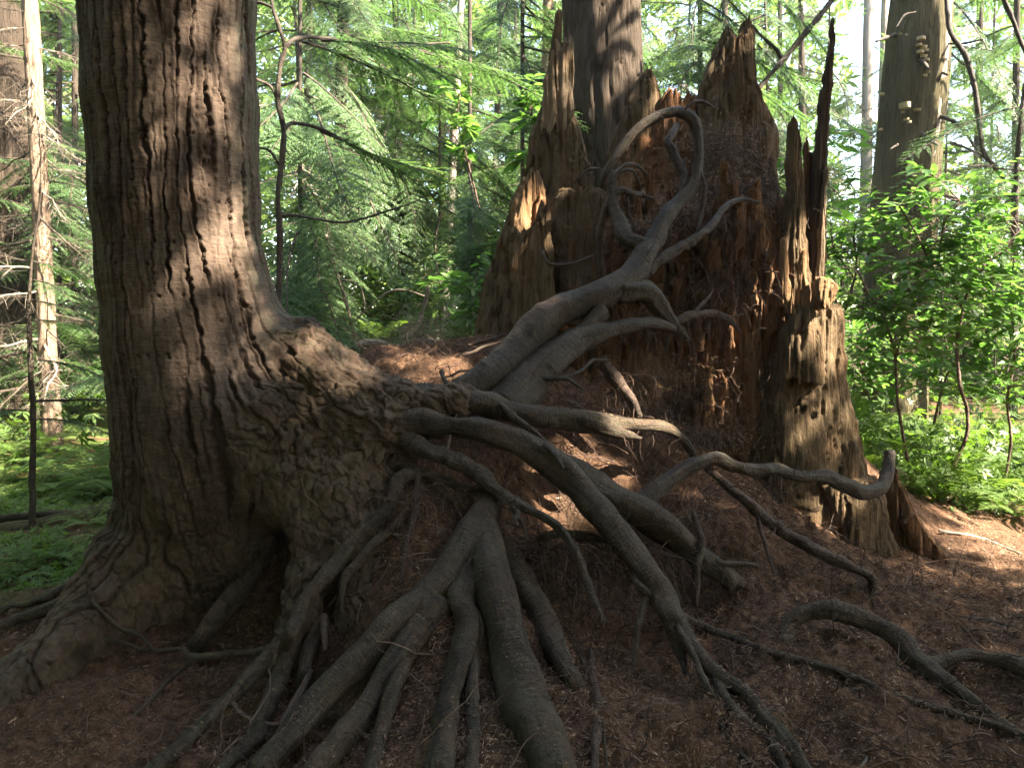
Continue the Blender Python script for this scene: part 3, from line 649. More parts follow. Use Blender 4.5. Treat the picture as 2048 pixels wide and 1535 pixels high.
rt(G_, (1122,755,7.6,3.34),(1160,740,7.6,3.36),(1185,722,7.6,3.42),(1218,720,6.6,3.5), name='rootlet')
rt(B_, (1134,801,6.6,3.36),(1160,815,8.5,3.33),(1186,832,9.5,3.3), name='rootlet')
rt(B_, (1085,502,6.9,4.0),(1090,518,7.7,3.98),(1099,527,7.6,3.97),(1127,529,6.6,3.97),(1166,520,5.7,3.96),(1194,510,3.4,3.95), name='rootlet')
ROOTS = []
for mat, pts, nm, am in RT:
    a = [list(p) for p in pts]; ex = [k for k, p in enumerate(a) if p[3] is not None]
    ty = terrainY([p[0] for p in a], [p[1] for p in a])
    Ys = np.array([p[3] if p[3] is not None else np.nan for p in a]); wpx = np.array([p[2] for p in a], float)
    Ys = np.where(np.isnan(Ys), ty - .0 - wpx*.2*ty/FPX, Ys)
    lim = ty - .12*wpx*ty/FPX - .03
    Ys = np.minimum(Ys, lim)
    if len(Ys) > 4:
        Ys = np.concatenate([Ys[:1], .25*Ys[:-2]+.5*Ys[1:-1]+.25*Ys[2:], Ys[-1:]]); Ys = np.minimum(Ys, lim)
    if wpx[-1] >= 18 and a[-1][1] < 1500 and a[-1][0] < 2000 and abs(Ys[-1]-ty[-1]) < .5: Ys[-1] = ty[-1] + 2.2*wpx[-1]*ty[-1]/FPX
    P = W([p[0] for p in a], [p[1] for p in a], Ys); rr = wpx*.5*Ys/FPX
    big = rr.max() > .028
    V, Q, T, co = tube(P, rr, 26 if big else 12, .011 if big else .014, am, .009 if rr.max() < .034 else .005)
    mb = MB(); mb.add(V, Q=Q, T=T, bk=co); me = mb.mesh(nm, [mat])
    o = part(nm, me, TREE, TREE_INV); ROOTS.append((P, rr))
# ------------------------------------------------------------------ the rotten stump
STUMP = empty('rotten_stump', (1.0, 4.4, 0), 'huge broken rotten stump with jagged spires and a hollow red-brown front', 'stump'); SB = np.array([1.0, 4.4, 0])
def slab(name, mat, rows, Y, thick, seed, jag=.08, fib=.012, lump=.03, e=2.6, lean=0.0, step=.013, nseg=110, parent=STUMP, base=SB, edge=.012, label=None, taper=.55):
    """a standing slab of wood: rows of (photo y, left x, right x) from the bottom up, at distance Y"""
    rows = sorted(rows, key=lambda r: -r[0]); a = np.array(rows, float)
    PL, PR = W(a[:, 1], a[:, 0], Y + lean*np.arange(len(a))/max(1, len(a)-1)), W(a[:, 2], a[:, 0], Y + lean*np.arange(len(a))/max(1, len(a)-1))
    z = PL[:, 2]; zz = np.arange(z[0], z[-1] + step*.5, step); tt = (zz-z[0])/(z[-1]-z[0])
    xl = np.interp(zz, z, PL[:, 0]); xr = np.interp(zz, z, PR[:, 0]); yc = np.interp(zz, z, PL[:, 1])
    sd = seed*3.17
    xl = xl + edge*fbm(np.stack([zz*16, 0*zz+sd, 0*zz], -1), 3, 3); xr = xr + edge*fbm(np.stack([zz*16, 0*zz+sd+9, 0*zz], -1), 3, 3)
    c, hw = (xl+xr)/2, np.maximum((xr-xl)/2, .004)
    ht = thick/2*(1 - (1-taper)*tt)*np.minimum(1, hw/(thick*.35)+.35)
    th = np.arange(nseg)/nseg*2*np.pi
    cx = np.sign(np.cos(th))*np.abs(np.cos(th))**(2/e); sy = np.sign(np.sin(th))*np.abs(np.sin(th))**(2/e)
    Xp = c[:, None] + hw[:, None]*cx; Yp = yc[:, None] + ht[:, None]*sy; Zp = zz[:, None] + 0*cx
    # broken top: every column of fibres ends at a height of its own
    jg = fbm(np.stack([cx*hw.mean()*38 + sd, sy*thick*9, 0*cx], -1), 3, 5) - .1
    Zp = Zp + jag*np.minimum(jg, .4)[None, :]*sstep(.62, 1.0, tt)[:, None]
    Zp = Zp - (jag*.9*np.clip(fbm(np.stack([cx*hw.mean()*30 + sd + 7, sy*thick*9, 0*cx], -1), 3, 6), -.5, .5))[None, :]*sstep(.3, 0, tt)[:, None]
    P = np.stack([Xp, Yp, Zp], -1); q = P + sd
    nrm = np.stack([cx*thick + 0*Xp, sy*hw.mean()*2 + 0*Xp, 0*Xp], -1); nrm /= np.linalg.norm(nrm, axis=-1)[..., None]
    dsp = fib*fbm(q*np.array([48, 48, 3.2]), 3, 11) + lump*fbm(q*np.array([7, 7, 2.4]), 3, 12)
    f1, f2, _ = cells((q*np.array([22, 22, 9])).reshape(-1, 3), 13); dsp = dsp - fib*.7*sstep(.22, .12, f1).reshape(dsp.shape)*(noise(q*4, 14) > .1) + fib*.5*fbm(q*np.array([95, 95, 9]), 2, 16)
    g_ = np.abs(fbm(q*np.array([16, 16, 1.1]), 2, 15)); dsp = dsp - fib*1.6*sstep(.07, .0, g_)
    P = P + nrm*dsp[..., None]
    n = len(zz); i = np.arange(n-1)[:, None]*nseg; j = np.arange(nseg)[None]; j2 = (j+1) % nseg
    Q = np.stack([i+j, i+j2, i+nseg+j2, i+nseg+j], -1).reshape(-1, 4)
    top = P[-1].mean(0) - np.array([0, 0, .01]); V = np.vstack([P.reshape(-1, 3), top])
    jj = np.arange(nseg); T = np.stack([np.full(nseg, n*nseg), (n-1)*nseg+jj, (n-1)*nseg+(jj+1) % nseg], -1)
    mb = MB(); mb.add(V, Q=Q, T=T, bk=V + sd*0)
    me = mb.mesh(name, [mat])
    if parent is None: return me
    o = part(name, me, parent, base)
    if label: o['label'] = label
    return o
SL = 'wood_slab'
# the rotten wall inside, then the spires round it
slab('rotten_core', M_ROT, [(1060,1100,1640),(1000,1085,1620),(900,1085,1610),(700,1085,1600),(520,1090,1590),(440,1150,1585),(400,1210,1560),(370,1290,1500)], 4.55, .62, 1, jag=.12, fib=.022, lump=.085, nseg=260)
slab('rotten_core', M_ROT, [(820,1110,1320),(700,1090,1330),(560,1100,1330),(470,1110,1310),(440,1150,1290)], 4.42, .42, 2, jag=.1, fib=.02, lump=.06, nseg=150)
slab('rotten_core', M_ROT, [(1010,1370,1590),(850,1390,1590),(640,1400,1580),(480,1420,1585),(418,1450,1580)], 4.33, .40, 3, jag=.08, fib=.024, lump=.07, nseg=150)
slab('rotten_core', M_ROT, [(520,1195,1420),(400,1200,1420),(300,1240,1420),(240,1290,1415),(205,1320,1405)], 4.80, .3, 4, jag=.12, fib=.018, lump=.05, nseg=120, label='dark back wall between the spires')
slab('wood_spire', M_WEATH, [(520,1010,1215),(460,1012,1212),(400,1027,1200),(360,1045,1190),(310,1060,1170),(270,1066,1158),(235,1080,1145),(176,1090,1146),(120,1101,1147),(92,1106,1146)], 4.86, .26, 5, jag=.16, fib=.016, lump=.03, label='tall left spire')
slab('wood_splinter', M_GREYWOOD, [(262,1082,1142),(200,1088,1146),(125,1098,1146),(90,1106,1146)], 4.74, .07, 6, jag=.16, fib=.016, lump=.012, label='pale broken inner face')
slab('wood_splinter', M_WEATH, [(200,1085,1125),(110,1098,1124),(60,1110,1122),(28,1114,1118)], 4.84, .08, 7, jag=.05, fib=.008, lump=.01)
slab('wood_spire', M_WEATH, [(440,1190,1345),(330,1206,1338),(264,1229,1326),(207,1251,1321),(163,1270,1313),(146,1288,1307)], 4.82, .2, 8, jag=.08, fib=.012, lump=.03)
slab('wood_spire', M_ROT, [(330,1290,1400),(250,1310,1372),(215,1322,1362),(190,1340,1354)], 4.78, .14, 9, jag=.1, fib=.012)
slab('wood_spire', M_WEATH, [(440,1365,1565),(352,1376,1541),(308,1384,1551),(264,1387,1547),(211,1393,1526),(163,1410,1513),(110,1430,1509),(74,1448,1507)], 4.72, .30, 10, jag=.14, fib=.014, lump=.035, label='tall middle spire pitted with small holes')
slab('wood_spire', M_WEATH, [(120,1468,1508),(75,1476,1508),(44,1482,1504)], 4.70, .16, 11, jag=.08, fib=.01, lump=.015)
slab('wood_spire', M_WEATH, [(380,1500,1556),(340,1508,1550),(320,1524,1546)], 4.6, .12, 12, jag=.1)
slab(SL, M_WEATH, [(740,935,1130),(690,944,1118),(600,963,1108),(520,984,1098),(480,998,1090),(462,1004,1078)], 4.26, .34, 13, jag=.06, fib=.013, lump=.035, label='sloping olive-brown slab at the left side')
slab(SL, M_WEATH, [(700,1030,1112),(600,1040,1112),(500,1050,1105),(430,1075,1100),(405,1085,1098)], 4.2, .16, 14, jag=.06, fib=.012, lump=.03)
slab(SL, M_ORANGE, [(500,1012,1075),(440,1030,1090),(400,1036,1098),(372,1044,1092),(355,1052,1076)], 4.45, .2, 15, jag=.1, fib=.018, lump=.04, label='freshly broken orange wood low on the left')
slab(SL, M_WEATH, [(650,1102,1190),(520,1118,1206),(450,1098,1212),(400,1104,1212),(384,1116,1208)], 4.36, .30, 16, jag=.05, fib=.012, lump=.04, label='squat block topped with moss')
slab('wood_post', M_WEATH, [(640,1560,1626),(480,1563,1613),(380,1572,1606),(300,1575,1601),(252,1577,1592),(241,1580,1588)], 4.2, .12, 17, jag=.05, fib=.012, lump=.018)
slab('wood_post', M_ROT, [(620,1596,1646),(400,1600,1650),(330,1603,1640),(292,1606,1616)], 4.3, .12, 18, jag=.12, fib=.012, lump=.02)
slab('wood_splinter', M_SPLINT, [(570,1612,1644),(396,1620,1648),(290,1626,1656),(240,1637,1658),(211,1634,1660),(171,1643,1663),(62,1660,1668),(38,1664,1668)], 4.22, .075, 19, jag=.03, fib=.006, lump=.008, label='long thin upright splinter at the right edge')
slab('wood_splinter', M_GREYWOOD, [(560,1630,1647),(420,1640,1651),(330,1648,1655)], 4.17, .05, 20, jag=.08, fib=.006, lump=.006)
slab('wood_splinter', M_ORANGE, [(625,1560,1588),(560,1563,1578),(480,1562,1571)], 4.08, .06, 21, jag=.1, fib=.008, lump=.01)
slab('wood_splinter', M_ORANGE, [(625,1592,1622),(560,1596,1613),(500,1598,1607)], 4.06, .06, 22, jag=.06, fib=.008, lump=.01)
for k in range(9):
    x = rng.uniform(1572, 1638); h = rng.uniform(20, 60)
    slab('wood_splinter', M_ORANGE, [(622,x-5,x+6),(622-h*.6,x-4,x+4),(622-h,x-1,x+1.5)], 4.02+rng.uniform(0, .1), .03, 30+k, jag=.03, fib=.004, lump=.004, nseg=24)
slab(SL, M_WEATH, [(1050,1430,1745),(1000,1440,1732),(963,1452,1724),(905,1484,1714),(804,1515,1694),(730,1534,1677),(681,1547,1680),(640,1560,1678),(615,1574,1668)], 4.22, .42, 23, jag=.05, fib=.016, lump=.055, nseg=180, label='thick weathered block at the right base')
slab(SL, M_WEATH, [(760,1545,1640),(690,1560,1640),(640,1575,1632),(612,1590,1625)], 4.06, .16, 24, jag=.05, fib=.016, lump=.03)
slab('wood_chunk', M_ORANGE, [(613,1640,1660),(592,1627,1669),(570,1627,1672),(553,1633,1656)], 4.0, .10, 25, jag=.03, fib=.02, lump=.03, nseg=60)
slab(SL, M_WEATH, [(1150,1700,1800),(1115,1690,1788),(1060,1668,1776),(1000,1640,1764),(960,1625,1745)], 4.05, .26, 26, jag=.05, fib=.014, lump=.03, label='mossy foot below the crossing root')
slab(SL, M_ROT, [(1150,1800,1900),(1100,1792,1862),(1050,1782,1832),(990,1777,1808),(945,1780,1793)], 4.12, .16, 27, jag=.05, fib=.02, lump=.04)
slab(SL, M_ROT, [(1200,1850,1960),(1150,1835,1915),(1090,1815,1868),(1030,1800,1830)], 4.05, .12, 28, jag=.06, fib=.02, lump=.04)
slab(SL, M_ROT, [(1090,1480,1700),(1010,1460,1700),(930,1460,1650),(900,1480,1600)], 4.3, .4, 29, jag=.05, fib=.02, lump=.06, nseg=140)
# flakes of rotten wood standing proud of the hollow face
for k in range(260):
    px = rng.uniform(1105, 1575); py = rng.uniform(430, 990); h = rng.uniform(30, 120); wd_ = rng.uniform(9, 30)
    if px < 1225 and py < 650: continue
    Yc = 4.265
    if px > 1395: Yc = 4.155
    elif py < 800 and px < 1320: Yc = 4.235
    Yc += rng.uniform(-.035, .035)
    slab('wood_flake', [M_ROT, M_ROT, M_ROT, M_SPLINT, M_WEATH, M_ORANGE][rng.choice(6, p=[.3, .3, .26, .08, .05, .01])], [(py, px-wd_*.5, px+wd_*.5), (py-h*.6, px-wd_*.45, px+wd_*.45), (py-h, px-wd_*.3, px+wd_*.35)], Yc + .065, .06, 60+k, lean=-.07, jag=.05, fib=.008, lump=.016, nseg=22, step=.02)

# ------------------------------------------------------------------ litter: needles, chips, twigs and hair roots
def needles(Pn, Nn, L, wd, tint, spread=1.0):
    n = len(Pn); a = rng.normal(size=(n, 3)); a -= Nn*(a*Nn).sum(1)[:, None]*(1 - .22*spread*rng.random(n))[:, None]
    a /= np.linalg.norm(a, axis=1)[:, None]; b = np.cross(Nn, a); b /= np.linalg.norm(b, axis=1)[:, None] + 1e-9
    up = np.cross(a, b)
    l, w_ = L[:, None]/2, wd[:, None]/2
    V = np.stack([Pn - a*l, Pn + b*w_ + up*w_*.5, Pn + a*l + up*w_*.3, Pn - b*w_], 1).reshape(-1, 3)
    i = np.arange(n)[:, None]*4; return V, i + np.arange(4)[None, :], np.repeat(tint, 4)
def floor_pts(n, box, dens=None):
    x = rng.uniform(box[0], box[1], n); y = rng.uniform(box[2], box[3], n)
    e = .01; z = H(x, y); nrm = np.stack([-(H(x+e, y)-z)/e, -(H(x, y+e)-z)/e, np.ones(n)], -1); nrm /= np.linalg.norm(nrm, axis=1)[:, None]
    return np.stack([x, y, z], -1), nrm
mb = MB()
P, Nn = floor_pts(230000, (-2.6, 3.3, 1.5, 5.2))
k = (noise(P*2.2, 91) + .5*noise(P*9, 92) > -.75 + .9*(Nn[:, 2] < .5)) & ~((P[:, 0] < -1.3 + .3*noise(P*2, 3)) & (P[:, 1] > 3.3))
P, Nn = P[k], Nn[k]; n = len(P)
V, Q, t = needles(P + Nn*rng.uniform(.001, .009, n)[:, None], Nn, rng.uniform(.008, .024, n), rng.uniform(.0014, .0034, n), np.clip(rng.beta(1.6, 2.0, n)*(.75 + .5*noise(P*3, 93)), 0, 1))
mb.add(V, Q=Q, tint=t)
P, Nn = floor_pts(7000, (-2.6, 3.3, 1.5, 5.2)); n = len(P)
V, Q, t = needles(P + Nn*.006, Nn, rng.uniform(.012, .04, n), rng.uniform(.003, .008, n), rng.beta(1.3, 2.2, n)); mb.add(V, Q=Q, tint=t)
# needles that settled on top of roots
for Pc, rr in ROOTS:
    if rr.max() < .014: continue
    C, r = spline(Pc, rr, .03); m = int(len(C)*rr.mean()*110); 
    if m < 1: continue
    kk = rng.integers(0, len(C), m); a = rng.normal(0, .55, m); T = np.gradient(C, axis=0)[kk]; T /= np.linalg.norm(T, axis=1)[:, None]+1e-9
    sdv = np.cross(T, [0, 0, 1.0]); sdv /= np.linalg.norm(sdv, axis=1)[:, None]+1e-6; up = np.cross(sdv, T)
    up = up*np.sign(up[:, 2:3]+1e-6); nn = up*np.cos(a)[:, None] + sdv*np.sin(a)[:, None]
    keep_ = rng.random(m) < np.clip(nn[:, 2], 0, 1)**2*.8; pp = C[kk] + nn*(r[kk]*1.06)[:, None]
    pp, nn = pp[keep_], nn[keep_]
    if len(pp): V, Q, t = needles(pp, nn, rng.uniform(.01, .022, len(pp)), rng.uniform(.0014, .003, len(pp)), rng.uniform(.1, .8, len(pp))); mb.add(V, Q=Q, tint=t)
# litter banked up along the flanks of the roots, and stray rootlets growing off them
HP, HD = [], []
for Pc, rr in ROOTS:
    if rr.max() < .012: continue
    C, r = spline(Pc, rr, .02); m = int(len(C)*(10 + 300*rr.mean())); kk = rng.integers(0, len(C), m)
    off = rng.normal(0, 1.0, (m, 2)); off *= (r[kk]*1.1 + .018)[:, None]; x, y = C[kk, 0]+off[:, 0], C[kk, 1]+off[:, 1]; z = H(x, y) + np.abs(rng.normal(0, .010, m)) + .006
    ok = (np.abs(z - C[kk, 2]) < r[kk]*2.2 + .05) & ((np.stack([x, y, z], -1)-C[kk])**2).sum(1).__gt__((r[kk]*.85)**2)
    pp = np.stack([x, y, z], -1)[ok]; nv = np.tile([0, 0, 1.], (len(pp), 1)) + rng.normal(0, .35, (len(pp), 3)); nv /= np.linalg.norm(nv, axis=1)[:, None]
    if len(pp): V, Q, t = needles(pp, nv, rng.uniform(.008, .024, len(pp)), rng.uniform(.0014, .0034, len(pp)), np.clip(rng.beta(1.6, 2.0, len(pp)), 0, 1), 2.0); mb.add(V, Q=Q, tint=t)
    m = max(1, int(len(C)*.35)); kk = rng.integers(0, len(C), m); a = rng.normal(0, 1, (m, 3)); a /= np.linalg.norm(a, axis=1)[:, None]; HP.append(C[kk] + a*(r[kk]*.9)[:, None]); HD.append(a + np.array([0, -.2, -.3]))
HP, HD = np.concatenate(HP), np.concatenate(HD)
# litter lodged on the stump ledges
for (px, py, Y, sx, sz, nn_) in [(1440,300,4.50,.28,.16,3000),(1500,385,4.33,.26,.09,3400),(1420,420,4.2,.25,.06,2500),(1290,455,4.12,.16,.05,1400),(1060,490,4.22,.10,.05,700),(1270,400,4.3,.16,.04,1000),(1350,760,4.12,.25,.12,1200),(1440,870,4.1,.3,.1,1500)]:
    c = W(px, py, Y); p = c + rng.normal(size=(nn_, 3))*np.array([sx, .06, sz])*.6; nv = np.tile([0, -.7, .7], (nn_, 1)) + rng.normal(0, .4, (nn_, 3)); nv /= np.linalg.norm(nv, axis=1)[:, None]
    V, Q, t = needles(p, nv, rng.uniform(.01, .045, nn_), rng.uniform(.0015, .004, nn_), rng.beta(1.5, 2.2, nn_), 2.5); mb.add(V, Q=Q, tint=t)
tag(obj('needle_litter', mb.mesh('needle_litter', [M_NEEDLE], False)), 'dry reddish conifer needles strewn over the ground and roots', kind='stuff')

def hairs(mb, P, D, L, r, sag, tint, seg=6):
    """many thin bent strands at once: start points, directions, lengths, radii"""
    n = len(P); D = D/np.linalg.norm(D, axis=1)[:, None]
    C = [P]; d = D.copy()
    for k in range(seg):
        d = d + rng.normal(0, .28, (n, 3)) + np.array([0, 0, -1.0])*sag; d /= np.linalg.norm(d, axis=1)[:, None]
        C.append(C[-1] + d*(L/seg)[:, None])
    C = np.stack(C, 1); T = np.gradient(C, axis=1); T /= np.linalg.norm(T, axis=-1)[..., None]+1e-9
    A = np.cross(T, np.array([.31, .9, .3])); A /= np.linalg.norm(A, axis=-1)[..., None]+1e-9; B = np.cross(T, A)
    rr = r[:, None]*np.linspace(1, .35, seg+1)[None]
    V = np.stack([C + (A*math.cos(t_) + B*math.sin(t_))*rr[..., None] for t_ in (0, 2.094, 4.188)], 2)
    b = np.arange(n)[:, None, None]*(seg+1)*3; i = np.arange(seg)[None, :, None]*3; j = np.arange(3)[None, None]; j2 = (j+1) % 3
    Q = np.stack([b+i+j, b+i+j2, b+i+3+j2, b+i+3+j], -1).reshape(-1, 4)
    mb.add(V.reshape(-1, 3), Q=Q, tint=np.repeat(tint, (seg+1)*3), bk=V.reshape(-1, 3))
    return C
mb = MB()
P, Nn = floor_pts(4200, (-.9, 2.6, 2.0, 4.0)); k = (Nn[:, 2] < .88) | (rng.random(len(P)) < .35); P, Nn = P[k], Nn[k]; n = len(P)
hairs(mb, P + Nn*.008, Nn*.35 + rng.normal(0, .7, (n, 3))*np.array([1, 1, .5]), rng.uniform(.06, .28, n), rng.uniform(.001, .003, n), .12, rng.beta(1.5, 2, n))
n = len(HP); hairs(mb, HP, HD, rng.uniform(.03, .17, n), rng.uniform(.0009, .0026, n), .22, rng.beta(1.4, 2, n))
n = 320; P, Nn = floor_pts(n, (-1.6, 2.8, 1.8, 4.4)); hairs(mb, P + Nn*.012, np.stack([rng.normal(0, 1, n), rng.normal(0, 1, n), rng.normal(0, .12, n)], -1), rng.uniform(.1, .42, n), rng.uniform(.0016, .004, n), .01, rng.beta(2, 1.6, n))
# hair roots hanging from the hollow face, the ledges and under the big roots
for (px, py, Y, sx, sz, nn_, L) in [(1440,300,4.46,.24,.16,200,.26),(1480,380,4.3,.28,.07,330,.24),(1290,470,4.1,.15,.08,200,.16),(1420,440,4.15,.25,.06,220,.2),(1450,560,4.1,.25,.12,220,.2),(1270,800,3.75,.12,.12,170,.16),(1300,830,3.7,.1,.06,150,.14),(1230,760,3.72,.1,.06,70,.2),(1400,870,3.75,.14,.04,220,.12),(1340,640,4.05,.3,.15,120,.2),(1400,800,4.1,.35,.2,200,.18),(1120,900,3.3,.12,.05,90,.16),(1080,1090,2.95,.14,.05,180,.22),(1180,1130,2.85,.18,.08,240,.24),(1300,1130,2.98,.15,.06,160,.2),(960,985,2.95,.14,.03,140,.16),(1390,1010,3.1,.1,.06,150,.16),(1220,1100,2.85,.12,.05,80,.2),(830,1010,2.84,.1,.06,70,.2),(1500,980,3.4,.2,.05,80,.2)]:
    c = W(px, py, Y); p = c + rng.normal(size=(nn_, 3))*np.array([sx, .05, sz])*.6
    hairs(mb, p, rng.normal(0, .6, (nn_, 3)) + np.array([0, -.25, -.25]), rng.uniform(.4, 1.2, nn_)*L, rng.uniform(.0008, .0028, nn_), .16, rng.beta(1.6, 1.6, nn_))
tag(obj('fine_rootlets', mb.mesh('fine_rootlets', [M_HAIR])), 'tangle of hair-thin rootlets and twig bits over the bank', kind='stuff')

# single sticks lying on the litter
def stick(pts, mat, label, name='fallen_stick', group=None, cat='stick'):
    a = np.array([(p[0], p[1], p[2]) for p in pts], float); ty = terrainY(a[:, 0], a[:, 1]); Ys = np.array([p[3] if len(p) > 3 else t - .02 for p, t in zip(pts, ty)])
    P = W(a[:, 0], a[:, 1], Ys); V, Q, T, co = tube(P, a[:, 2]*.5*Ys/FPX, 12, .014, .1, .003); mb = MB(); base = P.mean(0); mb.add(V-base, Q=Q, T=T, bk=co)
    o = obj(name, mb.mesh(name, [mat]), None, tuple(base)); tag(o, label, cat, group); return o
stick([(622,1338,8,2.44),(610,1362,15,2.4),(592,1400,18,2.34),(567,1448,19,2.26),(550,1500,19,2.18),(540,1550,19,2.1)], M_STICK, 'thick reddish stick lying steeply down the bank at the left of the root fan')
stick([(556,1450,9,2.24),(530,1446,10,2.26),(505,1440,10,2.28),(480,1424,10,2.31),(466,1404,10,2.34)], M_STICK, 'thin hooked twig curling from the reddish stick')
stick([(905,838,4,3.0),(900,870,5,2.985),(893,906,5,2.97)], M_DEADPALE, 'pale dry twig standing between two arching roots')
stick([(1690,1205,4),(1760,1230,5),(1850,1290,5),(1920,1330,4)], M_STICK, 'long thin dry twig behind the arched root at the right')
stick([(1150,1400,4),(1178,1420,4),(1240,1440,4)], M_STICK, 'short twig beside the upright brown root')
stick([(1720,1535,6),(1745,1500,7),(1760,1470,6)], M_DEADPALE, 'pale stick poking from the litter at the lower edge')
stick([(1990,1500,9),(2010,1515,10),(2050,1560,10)], M_ROOTG, 'grey root stub in the lower right corner', 'root_stub', None, 'root')
stick([(1878,1060,5),(1960,1075,6),(2048,1110,6)], M_DEADPALE, 'bleached twig on the sunny litter slope at the right')
stick([(1900,1240,7),(1960,1236,8),(2020,1252,6)], M_TWIG, 'dark crooked twig on the slope above the forked root')
# ------------------------------------------------------------------ foliage building blocks
def rotm(yaw, pitch, roll):
    cy, sy, cp, sp, cr, sr = np.cos(yaw), np.sin(yaw), np.cos(pitch), np.sin(pitch), np.cos(roll), np.sin(roll)
    z, o = 0*cy, 0*cy + 1
    Rz = np.stack([np.stack([cy, -sy, z], -1), np.stack([sy, cy, z], -1), np.stack([z, z, o], -1)], -2)
    Ry = np.stack([np.stack([cp, z, sp], -1), np.stack([z, o, z], -1), np.stack([-sp, z, cp], -1)], -2)
    Rx = np.stack([np.stack([o, z, z], -1), np.stack([z, cr, -sr], -1), np.stack([z, sr, cr], -1)], -2)
    return Rz @ Ry @ Rx
def scatter(mb, PV, PQ, pos, M, scale, tint):
    n, k = len(pos), len(PV)
    V = np.einsum('nij,kj->nki', M, PV)*scale[:, None, None] + pos[:, None, :]
    Q = (np.arange(n)[:, None, None]*k + PQ[None]).reshape(-1, PQ.shape[1])
    mb.add(V.reshape(-1, 3), Q=Q, tint=np.repeat(tint, k))
def leafquad(base, tip, wid, nrm):            # one folded leaflet: 4 corners
    d = tip-base; s = np.cross(nrm, d); s /= np.linalg.norm(s, axis=-1)[..., None]+1e-9
    m = base + d*.45
    return np.stack([base, m + s*wid[..., None]*.5, tip, m - s*wid[..., None]*.5], -2)
def hem_branch(seed, L=1.0, tw=.34, sp=.04, dense=1.0, droop=.22, curl=.5):
    """flat feathered conifer spray along +x: (leaf verts, quads, tint), axis points"""
    g = np.random.default_rng(seed); lv, tt = [], []; tv = []
    def axisp(t): return np.stack([L*t, .04*np.sin(t*5+seed), .10*t - droop*L*t**1.8], -1)
    for side in (-1, 1):
        ts = np.arange(.10, 1.0, sp/L)
        for t in ts:
            if g.random() > dense: continue
            b = axisp(np.array(t + g.uniform(-.4, .4)*sp/L)); l = tw*(math.sin(math.pi*min(1, (t*.86+.12)))**.7)*g.uniform(.65, 1.1)
            a = R(g.uniform(42, 66)); d = np.array([math.cos(a), side*math.sin(a), g.uniform(-.25, .05)]); d /= np.linalg.norm(d)
            m = max(4, int(l/.017)); s = (np.arange(m)+.4)/m; pts = b + d*(s*l)[:, None] + np.array([0, 0, -1.0])*(curl*l*s**2)[:, None]*.5
            per = np.cross(d, [0, 0, 1.0]); per /= np.linalg.norm(per)
            for s2 in (-1, 1):
                ll = (.055*(1 - .75*s)*g.uniform(.7, 1.2, m))*(l/.3)**.5
                dd = d*.75 + per*s2*.8 + g.normal(0, .14, (m, 3)); dd /= np.linalg.norm(dd, axis=1)[:, None]
                nn = np.tile([0, 0, 1.0], (m, 1)) + g.normal(0, .25, (m, 3))
                lv.append(leafquad(pts, pts + dd*ll[:, None] - np.array([0, 0, .25])*ll[:, None], np.full(m, .0115), nn)); tt.append(np.repeat(np.clip(.25 + .5*s + g.normal(0, .15, m), 0, 1), 4))
            tv.append((b, b + d*l*.9 + np.array([0, 0, -1.0])*curl*l*.4))
    V = np.concatenate(lv).reshape(-1, 3); Q = np.arange(len(V)).reshape(-1, 4)
    ax = axisp(np.linspace(0, 1, 9)); return V, Q, np.concatenate(tt), ax, tv
def twigs_mesh(mb, segs, r):                  # straight three-sided twigs
    a = np.array([s[0] for s in segs]); b = np.array([s[1] for s in segs]); d = b-a; d /= np.linalg.norm(d, axis=1)[:, None]+1e-9
    u = np.cross(d, [.2, .1, 1.0]); u /= np.linalg.norm(u, axis=1)[:, None]+1e-9; v = np.cross(d, u); n = len(a)
    V = np.stack([p + (u*math.cos(t) + v*math.sin(t))*rr for p, rr in ((a, r), (b, r*.4)) for t in (0, 2.09, 4.19)], 1)
    i = np.arange(n)[:, None]*6; Q = np.concatenate([i + np.array([[j, (j+1) % 3, 3+(j+1) % 3, 3+j]]) for j in range(3)])
    mb.add(V.reshape(-1, 3), Q=Q, tint=np.full(n*6, .5), bk=V.reshape(-1, 3))
def branch_mesh(name, seed, bark, leaf, L=1.3, r0=.012, **kw):
    V, Q, t, ax, tv = hem_branch(seed, L, **kw)
    mb = MB(); tV, tQ, tT, co = tube(ax, np.linspace(r0, .002, len(ax)), 5, .08, .05)
    mb.add(tV, Q=tQ, T=tT, bk=co, tint=np.full(len(tV), .5)); twigs_mesh(mb, tv, .0022); nb = sum(len(q) for q in mb.Q) + sum(len(q) for q in mb.T)
    nq_bark = sum(len(q) for q in mb.Q); ntri = sum(len(q) for q in mb.T)
    mb.add(V, Q=Q, bk=V, tint=t)
    me = mb.mesh(name, [bark, leaf], False)
    mi = np.zeros(len(me.polygons), np.int32); mi[nq_bark:nq_bark+len(Q)] = 1; me.polygons.foreach_set('material_index', mi)
    return me
